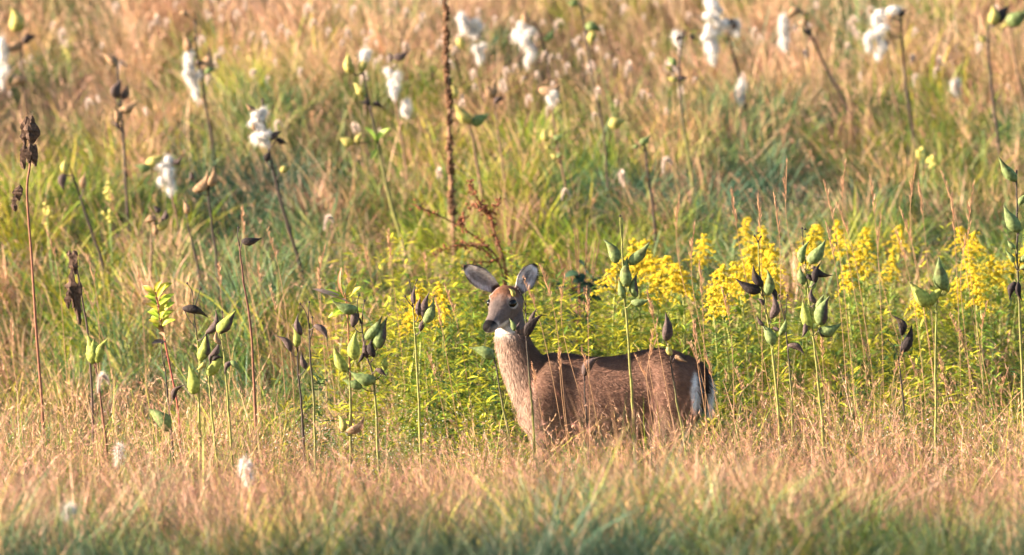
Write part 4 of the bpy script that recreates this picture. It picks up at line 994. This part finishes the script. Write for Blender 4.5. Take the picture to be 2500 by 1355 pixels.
# tussocks: blades springing from shared crowns
X, Y = scatter(3500, -12.5, 17); k = deer_clear(X, Y * .6) & ~((np.abs(X - .4) < .75) & (Y > -2.2) & (Y < .2)); X, Y = X[k], Y[k]; g, px, py = greenness(X, Y); nt_ = len(X); per = 46
isg = (rng.random(nt_) < g + .15) | (Y + 1.2 * wave(X, Y, 301, 1.4) < -7.0); bl = blueness(X, Y, px, py) * 1.2
tc_ = np.where(isg[:, None], place_pal(X, Y, GRN, 64) * (1 - np.clip(bl, 0, 1)) + place_pal(X, Y, BLU, 65) * np.clip(bl, 0, 1), place_pal(X, Y, TAN, 66)) * np.where(isg[:, None], shade_mult(px, py, Y), 1)
th_ = height_cap(Y) * rng.uniform(.75, 1.35, nt_) * np.where(Y < -1.8, rng.uniform(.6, 1.1, nt_), 1) * np.where(isg, 1.0, .92)
ang = rng.uniform(0, 6.28, (nt_, per)); rad = np.abs(rng.normal(0, .05, (nt_, per)))
bx = (X[:, None] + np.cos(ang) * rad).ravel(); by = (Y[:, None] + np.sin(ang) * rad).ravel()
sp = rng.uniform(.05, .55, (nt_, per)) * np.where(isg, 1.0, .55)[:, None]; cu = rng.uniform(.1, .75, (nt_, per)) * np.where(isg, 1.0, .5)[:, None]
tl = rng.normal(-.1, .2, (nt_, per))
n = nt_ * per; cc_ = np.clip(np.repeat(tc_, per, axis=0) * rng.uniform(.65, 1.35, (n, 1)), 0, .9)
V, F, C, tip, bel = blades("u", bx, by, (th_[:, None] * rng.uniform(.6, 1.1, (nt_, per))).ravel(), rng.uniform(.003, .0066, n) * (1 + .4 * sst(1.5, 6, by)), (np.cos(ang) * sp + tl).ravel(), (np.sin(ang) * sp).ravel(), np.stack([(np.cos(ang) * cu).ravel(), (np.sin(ang) * cu).ravel()], 1), cc_, cc_, segs=4)
merge("tussock_grass", [(V, F, C)], M['grass'], "fountain-shaped grass tussocks, green and tan, all over the meadow", "grass")

def batch(n, x0, x1, y0, y1, hlo, hhi, tanp, seed):
    X = rng.uniform(x0, x1, n); Y = rng.uniform(y0, y1, n); k = (rng.random(n) < .6 + .5 * wave(X, Y, seed, .6)) & deer_clear(X, Y); X, Y = X[k], Y[k]; n = len(X)
    tn = rng.random(n) < tanp
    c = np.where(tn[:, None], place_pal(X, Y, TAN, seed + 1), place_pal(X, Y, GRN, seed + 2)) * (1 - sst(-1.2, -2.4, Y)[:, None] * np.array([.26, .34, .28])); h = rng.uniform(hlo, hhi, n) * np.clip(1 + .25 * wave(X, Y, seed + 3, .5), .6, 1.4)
    V, F, C, tip, bel = blades("n", X, Y, h, rng.uniform(.002, .0045, n), rng.normal(-.04, .2, n), rng.normal(0, .15, n), np.stack([rng.normal(-.05, .35, n), rng.normal(0, .25, n)], 1), c, c, segs=4)
    return (V, F, C), heads(tip[tn], bel[tn], 7, .026, .0016, np.clip(c[tn] * 1.1, 0, .85))
nb_ = []
for a_ in ((4400, -.25, 1.15, -1.2, -.2, .28, .62, .5, 201), (9000, .95, 3.2, -1.2, 1.4, .30, .72, .62, 211), (8000, -3.2, -1.0, -1.2, 1.8, .26, .62, .52, 221), (2600, -1.2, -.1, -1.2, .2, .24, .46, .45, 231), (9000, -3.2, 3.2, -4.5, -1.4, .30, .52, .85, 241)): nb_ += list(batch(*a_))
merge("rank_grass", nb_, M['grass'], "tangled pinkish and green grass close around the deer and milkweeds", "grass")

# old straws lying about at all angles
X, Y = scatter(48000, -6.8, 17); k = deer_clear(X, Y); X, Y = X[k], Y[k]; n = len(X)
h = rng.uniform(.2, .5, n) * height_cap(Y) / .4
c = pal(n, [(.52, .36, .26), (.40, .26, .18), (.60, .46, .34), (.30, .22, .12), (.22, .13, .09)]) * (1 - sst(-1.2, -2.4, Y)[:, None] * np.array([.26, .34, .28]))
V, F, C, tip, bel = blades("s", X, Y, h, rng.uniform(.002, .0045, n), rng.normal(-.15, .8, n), rng.normal(0, .6, n), np.stack([rng.normal(0, .5, n), rng.normal(0, .4, n)], 1), c, c)
merge("straw", [(V, F, C)], M['grass'], "pale bent straws tangled through the standing grass", "straw")

# leafy undergrowth behind and beside the deer
def forbs(n, region, hfun, leafL, cols, label, name, per=22, w=.14):
    X, Y = region(n); n = len(X); h = hfun(X, Y)
    B = np.stack([X, Y, gz(X, Y)], 1); lean = rng.normal(0, .10, (n, 2))
    cs = pal(n, [(.20, .20, .06), (.26, .20, .08)])
    V1, F1, C1, tip, bel = blades("f", X, Y, h, np.full(n, .004), lean[:, 0], lean[:, 1], np.zeros((n, 2)), cs, cs, segs=2)
    N = n * per; t = rng.uniform(.3, 1.0, (n, per)); P = B[:, None] + np.stack([lean[:, 0:1] * t, lean[:, 1:2] * t, t], 2) * h[:, None, None]
    th = rng.uniform(0, 6.28, (n, per)); el = rng.uniform(-.1, .9, (n, per)); D = np.stack([np.cos(th) * np.cos(el), np.sin(th) * np.cos(el), np.sin(el)], 2)
    S = np.stack([-np.sin(th), np.cos(th), rng.normal(0, .3, (n, per))], 2)
    L = leafL * rng.uniform(.6, 1.3, (n, per, 1)) * (1.15 - .5 * t[..., None])
    V2 = np.stack([P, P + D * L * .45 - S * L * w, P + D * L + np.array([0, 0, -.15]) * L, P + D * L * .45 + S * L * w], 2).reshape(-1, 3)
    i4 = np.arange(N) * 4; F2 = np.concatenate([np.stack([i4, i4 + 1, i4 + 2], 1), np.stack([i4, i4 + 2, i4 + 3], 1)])
    C2 = np.repeat(np.clip(np.repeat(place_pal(X, Y, cols, 91, .3, .7), per, axis=0) * rng.uniform(.7, 1.3, (N, 1)), 0, .9), 4, axis=0)
    return merge(name, [(V1, F1, C1), (V2, F2, C2)], M['leaf'], label, "undergrowth"), tip
def reg_gold(n):
    X = rng.uniform(-.95, 3.2, n); Y = rng.uniform(.5, 4.0, n); p = np.exp(-((X - .1) / .8) ** 2) + .55 * np.exp(-((X - 1.2) / .8) ** 2) * (.8 + .5 * wave(X, Y, 12, .8)) + .25 * (X > 1.8) * (.8 + .6 * wave(X, Y, 13, .7))
    k = (rng.random(n) < p + .04); return X[k], Y[k]
forbs(2600, reg_gold, lambda X, Y: rng.uniform(.32, .86, len(X)) * np.interp(Y, [.3, 2, 4.0], [.90, .95, .78]) * (1 + .12 * wave(X, Y, 9, .8)), .088, [(.05, .11, .03), (.20, .32, .04), (.38, .43, .04), (.60, .55, .045), (.50, .49, .04), (.16, .27, .04), (.07, .14, .035)],
      "yellow-green leafy goldenrod growth massed behind the deer", "leafy_undergrowth", per=20, w=.085)
def reg_low(n):
    X = rng.uniform(-2.9, 2.9, n); Y = rng.uniform(-1.4, .7, n); k = deer_clear(X, Y) & (rng.random(n) < .55 + .4 * wave(X, Y, 19, .9)); return X[k], Y[k]
_, tips = forbs(3400, reg_low, lambda X, Y: rng.uniform(.24, .52, len(X)) * np.where((X > 0) & (X < .95) & (Y < 0), .75, 1), .028, [(.07, .16, .04), (.13, .24, .055), (.24, .31, .06), (.09, .15, .05), (.30, .33, .07)],
      "low fine-leaved green undergrowth around the deer's feet", "low_undergrowth", per=26, w=.13)
# white aster specks over the low growth
tx_, ty_ = project(tips)
sel = rng.random(len(tips)) < .55 * np.maximum(np.exp(-((tx_ - 950) / 240) ** 2), np.exp(-((tx_ - 2250) / 230) ** 2)) + .06; T0 = tips[sel]; m_ = 12
P = (T0[:, None] + rng.normal(0, 1, (len(T0), m_, 3)) * np.array([.045, .045, .05])).reshape(-1, 3); n = len(P)
u = rng.normal(0, 1, (n, 3)); u /= np.linalg.norm(u, axis=1)[:, None]; v = np.cross(u, rng.normal(0, 1, (n, 3))); v /= np.linalg.norm(v, axis=1)[:, None]; s = rng.uniform(.0016, .0034, (n, 1))
V = np.stack([P - u * s, P + v * s, P + u * s, P - v * s], 1).reshape(-1, 3)
o = link("tiny_asters", fast_mesh("tiny_asters", V, np.arange(n * 4).reshape(-1, 4), np.repeat(pal(n, [(.75, .75, .72), (.6, .62, .55), (.5, .55, .35)], .1), 4, axis=0)), M['petal'], kind="stuff")
tag(o, "haze of tiny white aster blooms over the low undergrowth", "flowers", kind="stuff")
